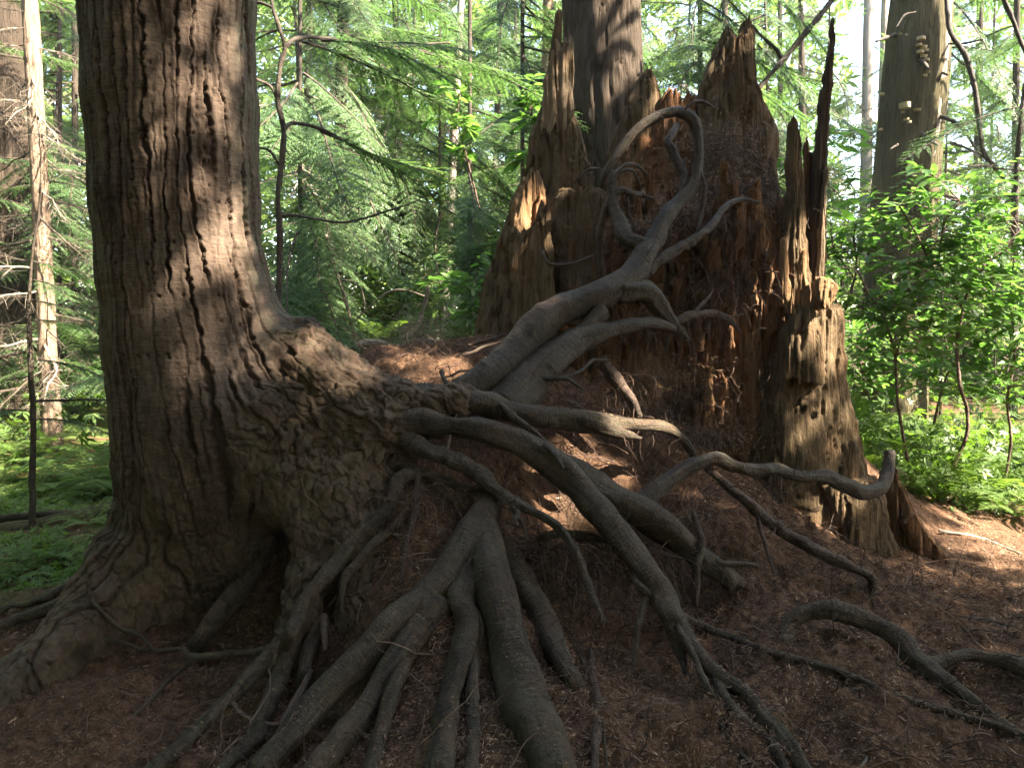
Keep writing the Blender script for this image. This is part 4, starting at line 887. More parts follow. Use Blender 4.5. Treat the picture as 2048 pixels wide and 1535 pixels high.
def dead_branch_mesh(name, seed, mat, L=1.2, r0=.014, ntw=26, droop=.1, tl=.35):
    g = np.random.default_rng(seed); x = np.linspace(0, 1, 8); ax = np.stack([x*L, .05*np.sin(x*4+seed)+np.cumsum(g.normal(0, .015, 8)), .08*x - droop*x**2*L + np.cumsum(g.normal(0, .012, 8))], -1)
    mb = MB(); V, Q, T, co = tube(ax, np.linspace(r0, .0025, 8), 6, .05, .1); mb.add(V, Q=Q, T=T, bk=co, tint=np.full(len(V), .5))
    segs = []
    for k in range(ntw):
        t = g.uniform(.12, 1); b = np.array([np.interp(t, x, ax[:, i]) for i in range(3)]); s = g.choice([-1, 1]); d = np.array([g.uniform(.2, 1), s*g.uniform(.5, 1), g.uniform(-.7, .25)]); d /= np.linalg.norm(d)
        l = tl*g.uniform(.3, 1)*(1-.5*t); m = b + d*l*.5 + g.normal(0, .02, 3); e = m + (d + np.array([.1, 0, -.4]))*l*.5; segs += [(b, m), (m, e)]
        for q in range(2): f = m + g.normal(0, .08, 3)*np.array([1, 1, 1]); segs.append((m, f))
    twigs_mesh(mb, segs, .0024); return mb.mesh(name, [mat], False)
BR = [branch_mesh('branch', 100+k, M_TWIG, M_HEM, L=[1.3, 1.6, 1.1, 1.8][k], tw=[.34, .40, .30, .36][k], dense=[.95, .9, .95, .75][k], droop=[.2, .32, .12, .28][k]) for k in range(4)]
BRS = [branch_mesh('branch', 120+k, M_TWIG, M_HEM, L=[.7, .9][k], tw=[.22, .26][k], r0=.007, droop=.3) for k in range(2)]
DB = [dead_branch_mesh('dead_branch', 140+k, M_TWIG, L=[1.2, 1.5, 1.0][k], ntw=[30, 40, 24][k]) for k in range(3)]
DP = [dead_branch_mesh('dead_branch', 150+k, M_DEADPALE, L=[1.0, .8][k], ntw=[24, 16][k]) for k in range(2)]

def bark_trunk(parent, base, path, radii, mat, nseg=28, step=.05, furrow=.0, name='trunk', ff=24):
    """a trunk along a world path; furrows cut into it lengthwise"""
    C, r = spline(path, radii, step); T, N, B = frames(C); th = np.arange(nseg)/nseg*2*np.pi; n = len(C)
    s = C[:, 2]; cs, sn = np.cos(th)[None], np.sin(th)[None]; rm = r.mean()
    q = np.stack([cs*rm + 0*s[:, None], sn*rm + 0*s[:, None], s[:, None] + 0*cs], -1) + base[0]
    rr = r[:, None]*(1 + .06*noise(q*np.array([3, 3, .8]), 7)) 
    if furrow:
        g_ = np.abs(fbm(q*np.array([ff, ff, ff*.10]), 2, 8)); rr = rr - furrow*sstep(.16, .0, g_) + furrow*.5*fbm(q*np.array([20, 20, 4]), 2, 9)
    V = (C[:, None] + rr[..., None]*(cs[..., None]*N[:, None] + sn[..., None]*B[:, None])).reshape(-1, 3)
    i = np.arange(n-1)[:, None]*nseg; j = np.arange(nseg)[None]; j2 = (j+1) % nseg; Q = np.stack([i+j, i+j2, i+nseg+j2, i+nseg+j], -1).reshape(-1, 4)
    mb = MB(); mb.add(V, Q=Q, bk=V); return part(name, mb.mesh(name, [mat]), parent, base)
def put(me, parent, base, pos, yaw, pitch=0., roll=0., sc=1., name='branch'):
    o = obj(name, me, parent, tuple(np.asarray(pos)-base)); o.rotation_euler = (roll, pitch, yaw); o.scale = (sc, sc, sc); return o

def conifer(px0, py0, px1, py1, Y, wpx, mat, label, cat='tree', group=None, nbr=0, z0=.6, z1=6, protos=None, sc=(.8, 1.3), furrow=.0, nseg=20, top=13, name='conifer_tree', yaws=None, step=.08, flare=1.25):
    a, b = W(px0, py0, Y), W(px1, py1, Y); d = (a-b)/(a[2]-b[2]) if abs(a[2]-b[2]) > 1e-6 else np.array([0, 0, 1.])
    gz = float(H0(np.array([b[0]]), np.array([b[1]]))[0]); foot = b + d*(gz - .15 - b[2]); tip = b + d*(top-b[2])
    r = wpx*.5*Y/FPX; base = foot.copy(); t = empty(name, tuple(base), label, cat, group)
    zs = np.array([0, .12, .3, .6, 1.0]); path = foot + (tip-foot)*zs[:, None]; rad = r*np.array([flare, 1.05, .95, .75, .45])
    bark_trunk(t, base, path, rad, mat, nseg, step, furrow)
    for k in range(nbr):
        z = z0 + (z1-z0)*(k + rng.random())/nbr; p = foot + (tip-foot)*((z-foot[2])/(tip[2]-foot[2])); y = rng.uniform(0, 2*np.pi) if yaws is None else rng.uniform(*yaws)
        me = protos[rng.integers(len(protos))]; s = rng.uniform(*sc)*(1.15 - .35*(z-z0)/(z1-z0+.01))
        put(me, t, base, p, y, rng.uniform(-.15, .30) + .55*max(0, math.cos(y + 1.0)), rng.uniform(-.45, .45), s, name='dead_branch' if 'dead' in me.name else 'branch')
    return t, base, foot, tip

# ------------------------------------------------------------------ the named trees behind
conifer(1203,0, 1212,330, 6.6, 163, M_CEDAR, 'straight dark trunk with narrow bark ridges rising right behind the stump', nbr=0, furrow=.022, nseg=150, step=.025)
T3, B3, F3, TP3 = conifer(1842,0, 1806,450, 8.6, 122, M_MOSSBARK, 'mossy olive trunk with pale bracket fungi at the right', nbr=0, furrow=.016, nseg=110, step=.03)
# strip of peeling bark, fungi and broken branch stubs on it
def on_trunk(px, py, Y, off=0.0): return W(px, py, Y)
P_ = W([1893,1884,1872,1862,1850,1838],[-40,100,220,320,420,520], 8.36); bark_trunk(T3, B3, P_[::-1], np.array([.065,.06,.055,.06,.065,.07]), M_PALEBARK, 18, .04, .014, 'bark_strip')
def conk(r, sq):
    th = np.linspace(0, np.pi, 9); V = [(0, 0, 0), (0, 0, -.5*r*sq)]
    for t in th: V.append((r*math.cos(t), -r*math.sin(t)*.9, -.1*r*sq))
    for t in th: V.append((.9*r*math.cos(t), -.85*r*math.sin(t), -.45*r*sq))
    T = [(0, 2+k, 3+k) for k in range(8)] + [(1, 12+k, 11+k) for k in range(8)]; Q = [(2+k, 11+k, 12+k, 3+k) for k in range(8)]
    return np.array(V), np.array(Q), np.array(T)
for k, (px, py, w_) in enumerate([(1842,74,16),(1836,88,13),(1846,90,14),(1840,100,14),(1850,98,12),(1848,108,14),(1852,118,13),(1850,130,12),(1854,142,13),(1850,148,10),(1808,204,22),(1804,222,8),(1812,236,10),(1818,241,9),(1834,216,13),(1764,186,12),(1760,256,10),(1801,66,6),(1812,68,6)]):
    V, Q, T = conk(w_*.55*8.3/FPX, rng.uniform(1.6, 2.6)); mb = MB(); mb.add(V, Q=Q, T=T, tint=np.full(len(V), rng.random()), bk=V); cx_ = np.interp(py, [0, 450], [1842, 1806]); dd = min(abs(px-cx_)/61., .97); c = W(px, py, 8.6 - .36*math.sqrt(1-dd*dd) + .02)
    o = obj('bracket_fungus', mb.mesh('bracket_fungus', [M_FUNG], False), T3, tuple(c-B3)); o.rotation_euler = (rng.uniform(-.2, .2), rng.uniform(-.2, .2), rng.uniform(-.4, .4))
def limb(parent, base, pts, Y, mat, name='branch_stub'):
    a = np.array([tuple(p) + (0,)*(4-len(p)) for p in pts], float); Ys = Y + a[:, 3]; P = W(a[:, 0], a[:, 1], Ys); V, Q, T, co = tube(P, a[:, 2]*.5*Ys/FPX, 8, .03, .12, .004); mb = MB(); mb.add(V, Q=Q, T=T, bk=co)
    return part(name, mb.mesh(name, [mat]), parent, base)
limb(T3, B3, [(1790,70,8,.1),(1770,76,7,-.1),(1752,83,5,-.2)], 8.4, M_TWIG); limb(T3, B3, [(1840,265,9,-.1),(1858,278,8,-.2),(1874,290,6,-.3)], 8.4, M_TWIG)
limb(T3, B3, [(1842,120,9,-.1),(1850,130,9,-.2),(1858,138,5,-.3)], 8.4, M_TWIG); limb(T3, B3, [(1795,290,5,-.1),(1785,295,4,-.2),(1778,300,3,-.2)], 8.3, M_TWIG)
limb(T3, B3, [(1868,230,8),(1900,240,7,-.2),(1925,258,6,-.3),(1950,295,5,-.4)], 8.4, M_TWIG); limb(T3, B3, [(1870,140,6),(1895,150,4,-.2)], 8.4, M_TWIG)
limb(T3, B3, [(1880,85,4),(1920,88,4,-.2),(1965,80,3,-.3)], 8.4, M_TWIG); limb(T3, B3, [(1790,58,3,-.2),(1808,32,4,-.2),(1832,24,3,-.2)], 8.3, M_TWIG)

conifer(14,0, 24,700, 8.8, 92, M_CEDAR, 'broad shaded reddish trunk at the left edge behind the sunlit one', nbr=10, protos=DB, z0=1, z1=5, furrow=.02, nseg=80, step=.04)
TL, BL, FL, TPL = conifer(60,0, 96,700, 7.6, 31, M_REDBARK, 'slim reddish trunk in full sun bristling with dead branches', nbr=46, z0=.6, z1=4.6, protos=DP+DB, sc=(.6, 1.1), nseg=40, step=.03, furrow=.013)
for k in range(7): put(BRS[k % 2], TL, BL, FL + (TPL-FL)*(1.0+.45*k)/13, rng.uniform(-.6, 3.6), .2, 0, .9)
conifer(682,200, 672,600, 9.2, 25, M_DARKBARK, 'thin dark trunk left of the middle hung with green sprays', nbr=34, z0=1.2, z1=6, protos=BR, sc=(.9, 1.5))
conifer(1096,0, 1092,300, 10.2, 24, M_REDBARK, 'thin brown trunk peeping out left of the tallest stump spire', nbr=26, z0=1.6, z1=6.5, protos=BR, sc=(.9, 1.4))
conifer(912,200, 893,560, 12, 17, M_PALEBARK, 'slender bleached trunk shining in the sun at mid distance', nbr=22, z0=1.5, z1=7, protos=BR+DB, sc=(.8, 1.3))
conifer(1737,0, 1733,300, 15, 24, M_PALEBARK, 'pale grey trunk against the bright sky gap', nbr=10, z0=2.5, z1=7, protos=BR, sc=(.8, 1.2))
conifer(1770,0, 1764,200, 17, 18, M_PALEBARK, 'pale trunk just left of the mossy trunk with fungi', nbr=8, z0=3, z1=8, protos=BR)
conifer(1602,0, 1606,300, 12.5, 13, M_DARKBARK, 'thin dark stem between the middle spire and the tall splinter', nbr=24, z0=2, z1=7, protos=DB+BR[:2], sc=(.8, 1.2))
conifer(2034,0, 2030,420, 10, 13, M_DARKBARK, 'thin straight stem close to the right edge', nbr=22, z0=1.5, z1=6.5, protos=BR, sc=(.9, 1.3))
conifer(2120,0, 2110,400, 7.8, 30, M_REDBARK, 'brown trunk just past the right edge whose branches reach in', nbr=22, z0=1.7, z1=5.5, protos=BR+DB, sc=(.8, 1.2))
conifer(1450,0, 1450,300, 10.5, 14, M_TWIG, 'slim stem hidden behind the middle spire', nbr=30, z0=2.2, z1=6.5, protos=BR+DB[:1], sc=(.9, 1.4))
conifer(790,0, 800,400, 11, 14, M_DARKBARK, 'slim dark stem veiled by sprays above the saddle', nbr=36, z0=1.4, z1=6.5, protos=BR, sc=(.9, 1.4))
conifer(150,0, 150,500, 9.6, 12, M_DARKBARK, 'slim stem between the sunlit trunk and the huge trunk', nbr=34, z0=1.0, z1=6, protos=BR+DB[:1], sc=(.9, 1.3))
conifer(620,0, 610,400, 12, 16, M_DARKBARK, 'slim stem right beside the huge trunk in the far foliage', nbr=32, z0=1.2, z1=7, protos=BR, sc=(.9, 1.4))
conifer(1000,0, 990,400, 13.5, 14, M_DARKBARK, 'far slim stem left of the stump', nbr=30, z0=1.5, z1=7.5, protos=BR, sc=(1, 1.5))
conifer(1560,100, 1560,400, 15, 12, M_DARKBARK, 'far slim stem right of the middle spire', nbr=24, z0=2, z1=8, protos=BR, sc=(1, 1.5))
conifer(1960,0, 1955,400, 13, 16, M_DARKBARK, 'far dark trunk in the gloom right of the mossy trunk', nbr=30, z0=1.8, z1=7.5, protos=BR+DB, sc=(1, 1.5))
conifer(-60,0, -60,500, 8, 20, M_DARKBARK, 'dark stem just outside the left edge with low green sprays', nbr=26, z0=.8, z1=5, protos=BR, sc=(.8, 1.2))
YC = [(590,'just right of the huge trunk, behind the snaking sapling'),(720,'right of the thin dark middle trunk'),(830,'above the middle of the saddle'),(880,'above the twig heap'),(1030,'touching the left flank of the tall left spire'),(1380,'seen through the gap left of the middle spire'),(1530,'right of the top of the middle spire'),(1660,'behind the tip of the long upright splinter'),(1900,'just right of the mossy trunk'),(1990,'close to the right edge of the picture'),(120,'between the sunlit trunk and the huge trunk'),(200,'hidden behind the left rim of the huge trunk')]
for k, (px, lab) in enumerate(YC):
    conifer(px, 0, px + rng.uniform(-15, 15), 400, 9.3 + 1.1*(k*7 % 5) + rng.uniform(0, .6), rng.uniform(4, 7), M_TWIG, 'young feathery conifer ' + lab, group='young conifers in the middle distance', nbr=34, z0=.7, z1=6.2, protos=BR+[DP[k % 2], DB[k % 3]], sc=(1.0, 1.7), nseg=8, step=.3)
for k in range(8):
    px = rng.uniform(-100, 2150); conifer(px, 0, px + rng.uniform(-20, 20), 400, rng.uniform(16, 26), rng.uniform(10, 24), [M_DARKBARK, M_CEDAR, M_TWIG][k % 3], 'slender dark trunk standing deep among the far foliage', group='slender trunks deep in the forest', nbr=10, z0=2, z1=9, protos=BR, sc=(1.2, 2), nseg=10, step=.3)

# leafy young conifers whose boughs droop into the sun
for px, Y, w_, z0_, z1_, n_, lab in [(1045,7.4,9,2.6,5.0,24,'young conifer with dazzling sunlit boughs left of the tallest spire'),(1400,7.8,10,3.0,5.6,26,'young conifer with pale sunlit boughs between the two highest spires'),(600,6.6,8,1.5,3.6,20,'young conifer with bright boughs just right of the snaking sapling'),(940,8.4,8,1.6,3.8,22,'young conifer with bright boughs level with the stump shoulder'),(120,9.0,8,1.0,3.6,18,'young conifer with bright boughs behind the sunlit reddish trunk')]:
    t_, b_, f_, tp_ = conifer(px, 0, px, 400, Y, w_, M_TWIG, lab, nbr=6, z0=.8, z1=z0_, protos=BR, nseg=10, step=.2)
    for k in range(n_):
        z = z0_ + (z1_-z0_)*k/n_; ya = rng.uniform(-2.0, .5); put(BR[rng.integers(4)], t_, b_, f_ + (tp_-f_)*((z-f_[2])/(tp_[2]-f_[2])), ya, rng.uniform(.25, .75), rng.uniform(-.3, .3), rng.uniform(.7, 1.15))
# saplings with long thin snaking stems
SG = empty('sapling', tuple(W(566,640,4.7)), 'thin snaking sapling stem close beside the huge trunk', 'sapling'); SGB = W(566,640,4.7)
limb(SG, SGB, [(566,720,13.3),(558,600,12.5),(560,480,12.5),(556,400,11.7),(566,300,10.9),(567,255,10.9),(556,200,10.1),(561,130,10.1),(569,95,9.4),(556,50,7.8),(545,15,7.0),(540,-30,6.2),(530,-120,4.7)], 4.7, M_TWIG, 'stem')
limb(SG, SGB, [(569,95,9),(590,78,8,.1),(640,76,7,.3),(720,86,6,.6),(800,92,5,.9),(900,86,4,1.2)], 4.7, M_TWIG, 'branch'); limb(SG, SGB, [(567,258,9),(590,246,8,.1),(640,258,7,.2),(720,300,5,.4),(800,350,3,.6)], 4.7, M_TWIG, 'branch')
limb(SG, SGB, [(556,200,8),(540,172,6),(512,158,5,-.05)], 4.7, M_TWIG, 'branch'); limb(SG, SGB, [(552,430,7),(600,432,6,.1),(690,445,5,.3),(780,420,4,.5),(840,400,3,.6)], 4.7, M_TWIG, 'branch'); limb(SG, SGB, [(558,330,6),(540,302,5),(515,295,4)], 4.7, M_TWIG, 'branch')
limb(SG, SGB, [(545,15,8),(520,5,6),(490,8,4)], 4.7, M_TWIG, 'branch')
for (px, py, dy, yaw, sc, pt) in [(600,80,.2,.5,.8,.1),(680,82,.45,.35,.9,.1),(740,88,.65,.25,1.0,.12),(800,92,.85,.2,.9,.1),(640,80,.3,-.5,.7,.15),(720,88,.6,-.4,.8,.1),(640,262,.2,.2,.6,.3),(720,300,.4,.0,.7,.35),(560,60,.05,2.6,.6,.1)]: put(BR[rng.integers(3)], SG, SGB, W(px, py, 4.7+dy), yaw, pt, rng.uniform(-.2, .2), sc)
SG = empty('sapling', tuple(W(64,1050,4.4)), 'straight thin dark sapling standing on the mossy ground at far left', 'sapling'); SGB = W(64,1050,4.4)
limb(SG, SGB, [(66,1085,14),(65,950,12),(66,850,11),(62,740,10),(58,650,9),(60,580,7),(66,500,5),(78,420,4),(84,300,2)], 4.4, M_TWIG, 'stem')
for (py, yaw, sc, m_) in [(600,.3,.7,0),(640,2.6,.6,1),(560,-.4,.7,0),(720,.2,.7,0),(800,.5,.6,1),(820,2.9,.7,0),(700,3.4,.7,1),(520,1.0,.7,0),(480,2.8,.7,1),(640,.9,.8,0),(840,.1,.7,0)]: put([BRS, DB][m_][rng.integers(2)], SG, SGB, W(62, py, 4.4), yaw, rng.uniform(0, .3), 0, sc, name='dead_branch' if m_ else 'branch')
# leaning dead stems at the right
def lone(pts, Y, mat, label, name='dead_branch', cat='dead branch'):
    a = np.array([tuple(p) + (0,)*(4-len(p)) for p in pts], float); Ys = Y + a[:, 3]; P = W(a[:, 0], a[:, 1], Ys); base = P.mean(0); V, Q, T, co = tube(P, a[:, 2]*.5*Ys/FPX, 8, .03, .12, .006)
    mb = MB(); mb.add(V-base, Q=Q, T=T, bk=co); return tag(obj(name, mb.mesh(name, [mat]), None, tuple(base)), label, cat)
lone([(1516,178,9),(1570,115,10),(1620,55,11),(1665,0,11),(1720,-80,11),(1800,-200,11)], 7.2, M_TWIG, 'leaning dead limb slanting up from behind the middle spire')
lone([(1562,116,8),(1548,95,7),(1520,70,5),(1505,50,4)], 6.1, M_TWIG, 'short dead side twig meeting the slanting limb')
lone([(1890,-30,8),(1900,60,9),(1930,110,10),(1950,180,9),(1960,260,8),(1970,310,7),(2012,364,5)], 8.0, M_TWIG, 'long curved dead limb hanging right of the mossy trunk')
lone([(2005,-10,9),(2025,40,9),(2045,90,8),(2080,170,8)], 7.2, M_TWIG, 'dead limb sloping out of the upper right corner')
lone([(2030,420,9),(2036,300,9),(2046,200,8),(2060,100,8)], 7.6, M_TWIG, 'dark upright dead stem at the right edge')
lone([(652,470,6),(668,530,7),(688,590,7),(704,650,7),(708,700,8)], 6.0, M_DEADPALE, 'pale broken stem leaning behind the saddle on the left')
lone([(682,560,4),(705,563,4),(722,580,4),(732,620,3)], 5.95, M_DEADPALE, 'bleached arching twig on the pale broken stem')
lone([(858,575,8),(846,620,9),(832,660,9),(818,698,9)], 5.6, M_DEADPALE, 'pale stick leaning right behind the saddle')
lone([(822,640,7),(812,672,8),(804,698,8)], 5.6, M_DEADPALE, 'shorter pale stick crossing the leaning one')
lone([(622,580,8),(616,640,8),(612,690,8)], 6.4, M_DEADPALE, 'pale stub standing behind the buttress')
lone([(702,648,4),(760,595,4),(800,580,4),(850,592,3)], 6.0, M_DEADPALE, 'thin bent twig arching between two pale sticks')
lone([(-30,1040,14),(60,1030,15),(130,1026,13),(200,1030,8)], 4.65, M_DARKBARK, 'thin dark limb lying in front of the mossy log', 'fallen_branch', 'branch')
# heap of pale dead twigs behind the saddle
mb = MB(); c = W(835, 668, 5.6); n = 150
hairs(mb, c + rng.normal(0, 1, (n, 3))*np.array([.10, .1, .07]), rng.normal(0, 1, (n, 3))*np.array([1, .6, .6]) + np.array([.2, 0, .3]), rng.uniform(.12, .45, n), rng.uniform(.0015, .004, n), .28, rng.uniform(.6, 1, n))
o = obj('dead_twig_heap', mb.mesh('dead_twig_heap', [M_DEADPALE], False)); tag(o, 'heap of bleached dead twigs glowing behind the saddle', 'twig heap')
for (px, py, w_, lab) in [(745,692,70,'pale weathered log piece lying behind the saddle on the left'),(850,690,90,'pale splintered log piece right under the twig heap')]:
    lone([(px-w_*.6,py+4,12),(px-w_*.2,py-2,22),(px+w_*.3,py-3,20),(px+w_*.6,py+2,8)], 5.7, M_DEADPALE, lab, 'log_piece', 'log')
# mossy fallen log at the left and another at the right
P_ = np.array([W(-40,1066,4.5), W(60,1062,4.5), W(140,1048,4.55), W(220,1030,4.6), W(300,1018,4.65)]); lg = empty('fallen_log', tuple(P_[0]), 'mossy fallen log lying behind the huge trunk at the left', 'log'); bark_trunk(lg, P_[0], P_, np.array([.05,.075,.085,.09,.09]), M_MOSSBARK, 24, .03, .01, 'log_trunk')
P_ = np.array([W(1930,1000,6.6), W(1990,1006,6.5), W(2060,1012,6.4), W(2160,1020,6.3)]); lg = empty('fallen_log', tuple(P_[0]), 'dark mossy log among the ferns at the right edge', 'log'); bark_trunk(lg, P_[0], P_, np.array([.10,.12,.13,.13]), M_MOSSBARK, 20, .05, .01, 'log_trunk')

# ------------------------------------------------------------------ leafy shrubs
def leaf_shape(L=1.0, wd=.42):
    xs = np.array([0, .25, .55, .82, 1.0]); ws = np.array([.02, .36, .5, .3, .0])*wd
    V, Q, T = [], [], []
    for x, w_ in zip(xs, ws): V += [(x*L, -w_, .10*w_ - .12*x*x), (x*L, 0, -.05*wd - .12*x*x), (x*L, w_, .10*w_ - .12*x*x)]
    V = np.array(V); Q = [(k*3+j, k*3+3+j, k*3+4+j, k*3+1+j) for k in range(4) for j in range(2)]
    return V, np.array(Q)
LV, LQ = leaf_shape()
LEAFM = []
for k in range(4):
    mb = MB(); mb.add(LV*np.array([1, [.85, 1, 1.15, .9][k], [1, .4, 1.6, -1][k]]), Q=LQ, tint=np.full(len(LV), [.15, .45, .7, .95][k])); LEAFM.append(mb.mesh('leaf', [M_LEAF]))
SLV = np.array([(0, 0, 0), (.45, .24, .03), (1, 0, -.08), (.45, -.24, .03)]); SLQ = np.array([(0, 1, 2, 3)])
def shrub(stems, Y, ntw, nleaf, label, leafpx=34, leafobj=40, spread=.45, cat='shrub', name='leafy_shrub', group=None, zr=None, mat=M_STICK, flat=.35, leafmat=None):
    base = W(*stems[0][0][:2], Y); t = empty(name, tuple(base), label, cat, group); tips = []
    for s in stems:
        a = np.array([p[:3] for p in s], float); Ys = Y + np.array([p[3] if len(p) > 3 else 0 for p in s]); P = W(a[:, 0], a[:, 1], Ys); V, Q, T, co = tube(P, a[:, 2]*.36*Ys/FPX, 7, .03, .1, .004); mb = MB(); mb.add(V, Q=Q, T=T, bk=co); part('stem', mb.mesh('stem', [mat]), t, base)
        C, _ = spline(P, np.ones(len(P)), .05); tips.append(C[int(len(C)*.35):])
    tips = np.concatenate(tips); mbt = MB(); pos, yaw, pit, rol, sc = [], [], [], [], []
    L0 = leafpx*Y/FPX
    for k in range(ntw):
        b = tips[rng.integers(len(tips))]; ya = rng.uniform(0, 2*np.pi); l = spread*rng.uniform(.5, 1.2); d = np.array([math.cos(ya), math.sin(ya)*.8, rng.uniform(-.1, .65)]); e = b + d*l; m = b + d*l*.5 + np.array([0, 0, .04]); twigs_mesh(mbt, [(b, m), (m, e)], .0035)
        nl = max(3, nleaf//ntw)
        for q in range(nl):
            f = (q+.6)/nl; p = b + d*l*(.25 + .75*f) + np.array([0, 0, .05*math.sin(f*3)]); pos.append(p); yaw.append(ya + (1 if q % 2 else -1)*rng.uniform(.5, 1.2)*(1-.5*f)); pit.append(rng.normal(.12, .28)); rol.append(rng.normal(0, flat)); sc.append(L0*rng.uniform(.6, 1.15))
    tag(part('twigs', mbt.mesh('twigs', [mat]), t, base), kind='stuff')
    pos = np.array(pos); yaw, pit, rol, sc = map(np.array, (yaw, pit, rol, sc)); o_ = np.argsort(pos[:, 1] + 10*(pos[:, 2] < 0)); A = o_[:leafobj]; B_2 = o_[leafobj:]
    for i in A: put(LEAFM[rng.integers(4)], t, base, pos[i], yaw[i], pit[i], rol[i], sc[i], name='leaf')
    if len(B_2):
        mb = MB(); scatter(mb, LV if leafpx > 20 else SLV, LQ if leafpx > 20 else SLQ, pos[B_2]-base, rotm(yaw[B_2], pit[B_2], rol[B_2]), sc[B_2], np.clip(rng.normal(.5, .25, len(B_2)), 0, 1)); o = obj('foliage', mb.mesh('foliage', [leafmat or M_LEAF], False), t); tag(o, kind='stuff')
    return t
shrub([[(1905,935,11),(1932,873,10),(1934,819,10),(1919,767,10),(1914,700,9),(1917,660,9),(1925,616,8),(1900,580,7),(1876,551,7),(1853,510,6),(1830,464,5),(1798,411,4)],[(1925,616,7),(1944,564,6),(1974,530,5),(2010,490,4),(2040,460,3)],[(1876,551,6),(1878,510,5),(1886,459,5),(1890,440,4),(1937,380,3)]], 5.2, 116, 1323, 'tall leafy shrub with a forked brown stem filling the right side', 30, 130, .45)
shrub([[(1815,920,10),(1810,895,9),(1795,799,8),(1789,700,8),(1764,628,7),(1737,587,6),(1715,540,5)],[(1789,720,6),(1810,650,5),(1825,560,4)]], 5.0, 66, 700, 'slim two-stemmed shrub close to the stump on its right side', 28, 90, .4)
shrub([[(1860,900,8),(1872,830,7),(1890,760,6),(1915,720,6),(1960,680,5),(2000,640,4)]], 5.7, 60, 630, 'shrub with a slanting stem crossing the tall forked one', 27, 60, .45)
shrub([[(2010,960,8),(2022,880,8),(2015,800,7),(2030,700,6),(2020,600,5),(2030,500,4)]], 5.5, 75, 805, 'dense leafy shrub at the right edge of the picture', 28, 70, .45)
shrub([[(1690,620,7,.3),(1712,540,6,.2),(1708,470,5),(1720,420,4)],[(1712,560,5,.2),(1670,500,4),(1660,440,3)]], 5.2, 32, 260, 'shrub just behind the long upright splinter', 28, 60, .35)
shrub([[(1650,560,6),(1610,420,5),(1590,330,4),(1600,250,3)],[(1610,420,4),(1640,340,3),(1655,270,3)]], 5.6, 18, 110, 'bright leafy shoots between the spires and the long splinter', 36, 60, .25)
shrub([[(1760,860,7),(1740,800,6),(1720,720,5),(1735,660,4)]], 6.2, 54, 560, 'low shrub in the shade right behind the stump foot', 30, 40, .5)
shrub([[(1095,420,5),(1075,300,4),(1062,220,4),(1070,180,3)]], 6.0, 18, 157, 'bright leafy shoots beside the tall left spire', 38, 40, .2)
shrub([[(960,420,4),(930,300,4),(915,240,3),(920,190,3)],[(930,300,3),(890,250,3)]], 6.4, 15, 105, 'thin sprig with a few large bright leaves above the saddle', 36, 40, .15)
shrub([[(1000,700,6),(985,640,5),(965,600,4),(950,560,3)]], 6.2, 51, 525, 'dark leafy bush hugging the left flank of the stump', 26, 40, .4)
BUSH = [(640,700,8.5,'small-leaved bush low behind the buttress, nearest to the huge trunk'),(740,690,9,'small-leaved bush right behind the pale log pieces on the saddle'),(830,640,9.5,'small-leaved bush behind the twig heap'),(900,600,10,'small-leaved bush left of the stump, level with its sloping slab'),(950,520,11,'small-leaved bush left of the orange broken wood of the stump'),(860,470,12.5,'small-leaved sunlit bush in the middle distance between trunk and stump'),(780,560,11.5,'small-leaved bush over the saddle above the leaning pale stick'),(980,440,13,'small-leaved pale bush left of the tallest spire'),(920,380,14,'small-leaved far bush high between trunk and stump'),(700,640,10.5,'small-leaved bush around the foot of the thin dark middle trunk'),(560,640,9,'small-leaved bush peeping out beside the huge trunk and the thin snaking sapling'),(150,850,10,'small-leaved bush behind the ferns left of the huge trunk'),(60,800,11,'small-leaved bush at the foot of the sunlit pale trunk'),(190,760,13,'small-leaved bush touching the left flank of the huge trunk'),(110,700,14,'small-leaved bush far behind the dead branches of the pale trunk'),(20,740,9.5,'small-leaved bush cut by the left edge of the picture'),(1700,720,8,'small-leaved bush right beside the weathered right block of the stump'),(1780,600,9.5,'small-leaved bush at the foot of the mossy trunk'),(1900,560,9,'small-leaved bush behind the tall forked shrub'),(2000,620,8.5,'small-leaved bush behind the dense shrub at the right edge'),(1690,420,11,'small-leaved bush seen right of the long upright splinter'),(1840,520,12,'small-leaved bush right of the mossy trunk in the middle distance'),(2010,420,11.5,'small-leaved bush far back at the right edge'),(1660,560,9,'small-leaved bush between the long splinter and the mossy trunk'),(1960,500,13,'small-leaved bush deep in the shade behind the right shrubs')]
for k, (px, py, Y, lab) in enumerate([b_ for b_ in BUSH]):
    st = []
    for q in range(3): st.append([(px+rng.uniform(-15, 15), py+150, 6), (px+rng.uniform(-30, 30), py+60, 5), (px+rng.uniform(-60, 60), py-20, 4), (px+rng.uniform(-80, 80), py-70, 3)])
    shrub(st, Y, 46, 620, lab, 15, 0, .75, group='bushes of the undergrowth', name='undergrowth_bush', cat='bush', leafmat=M_FAR, mat=M_TWIG)

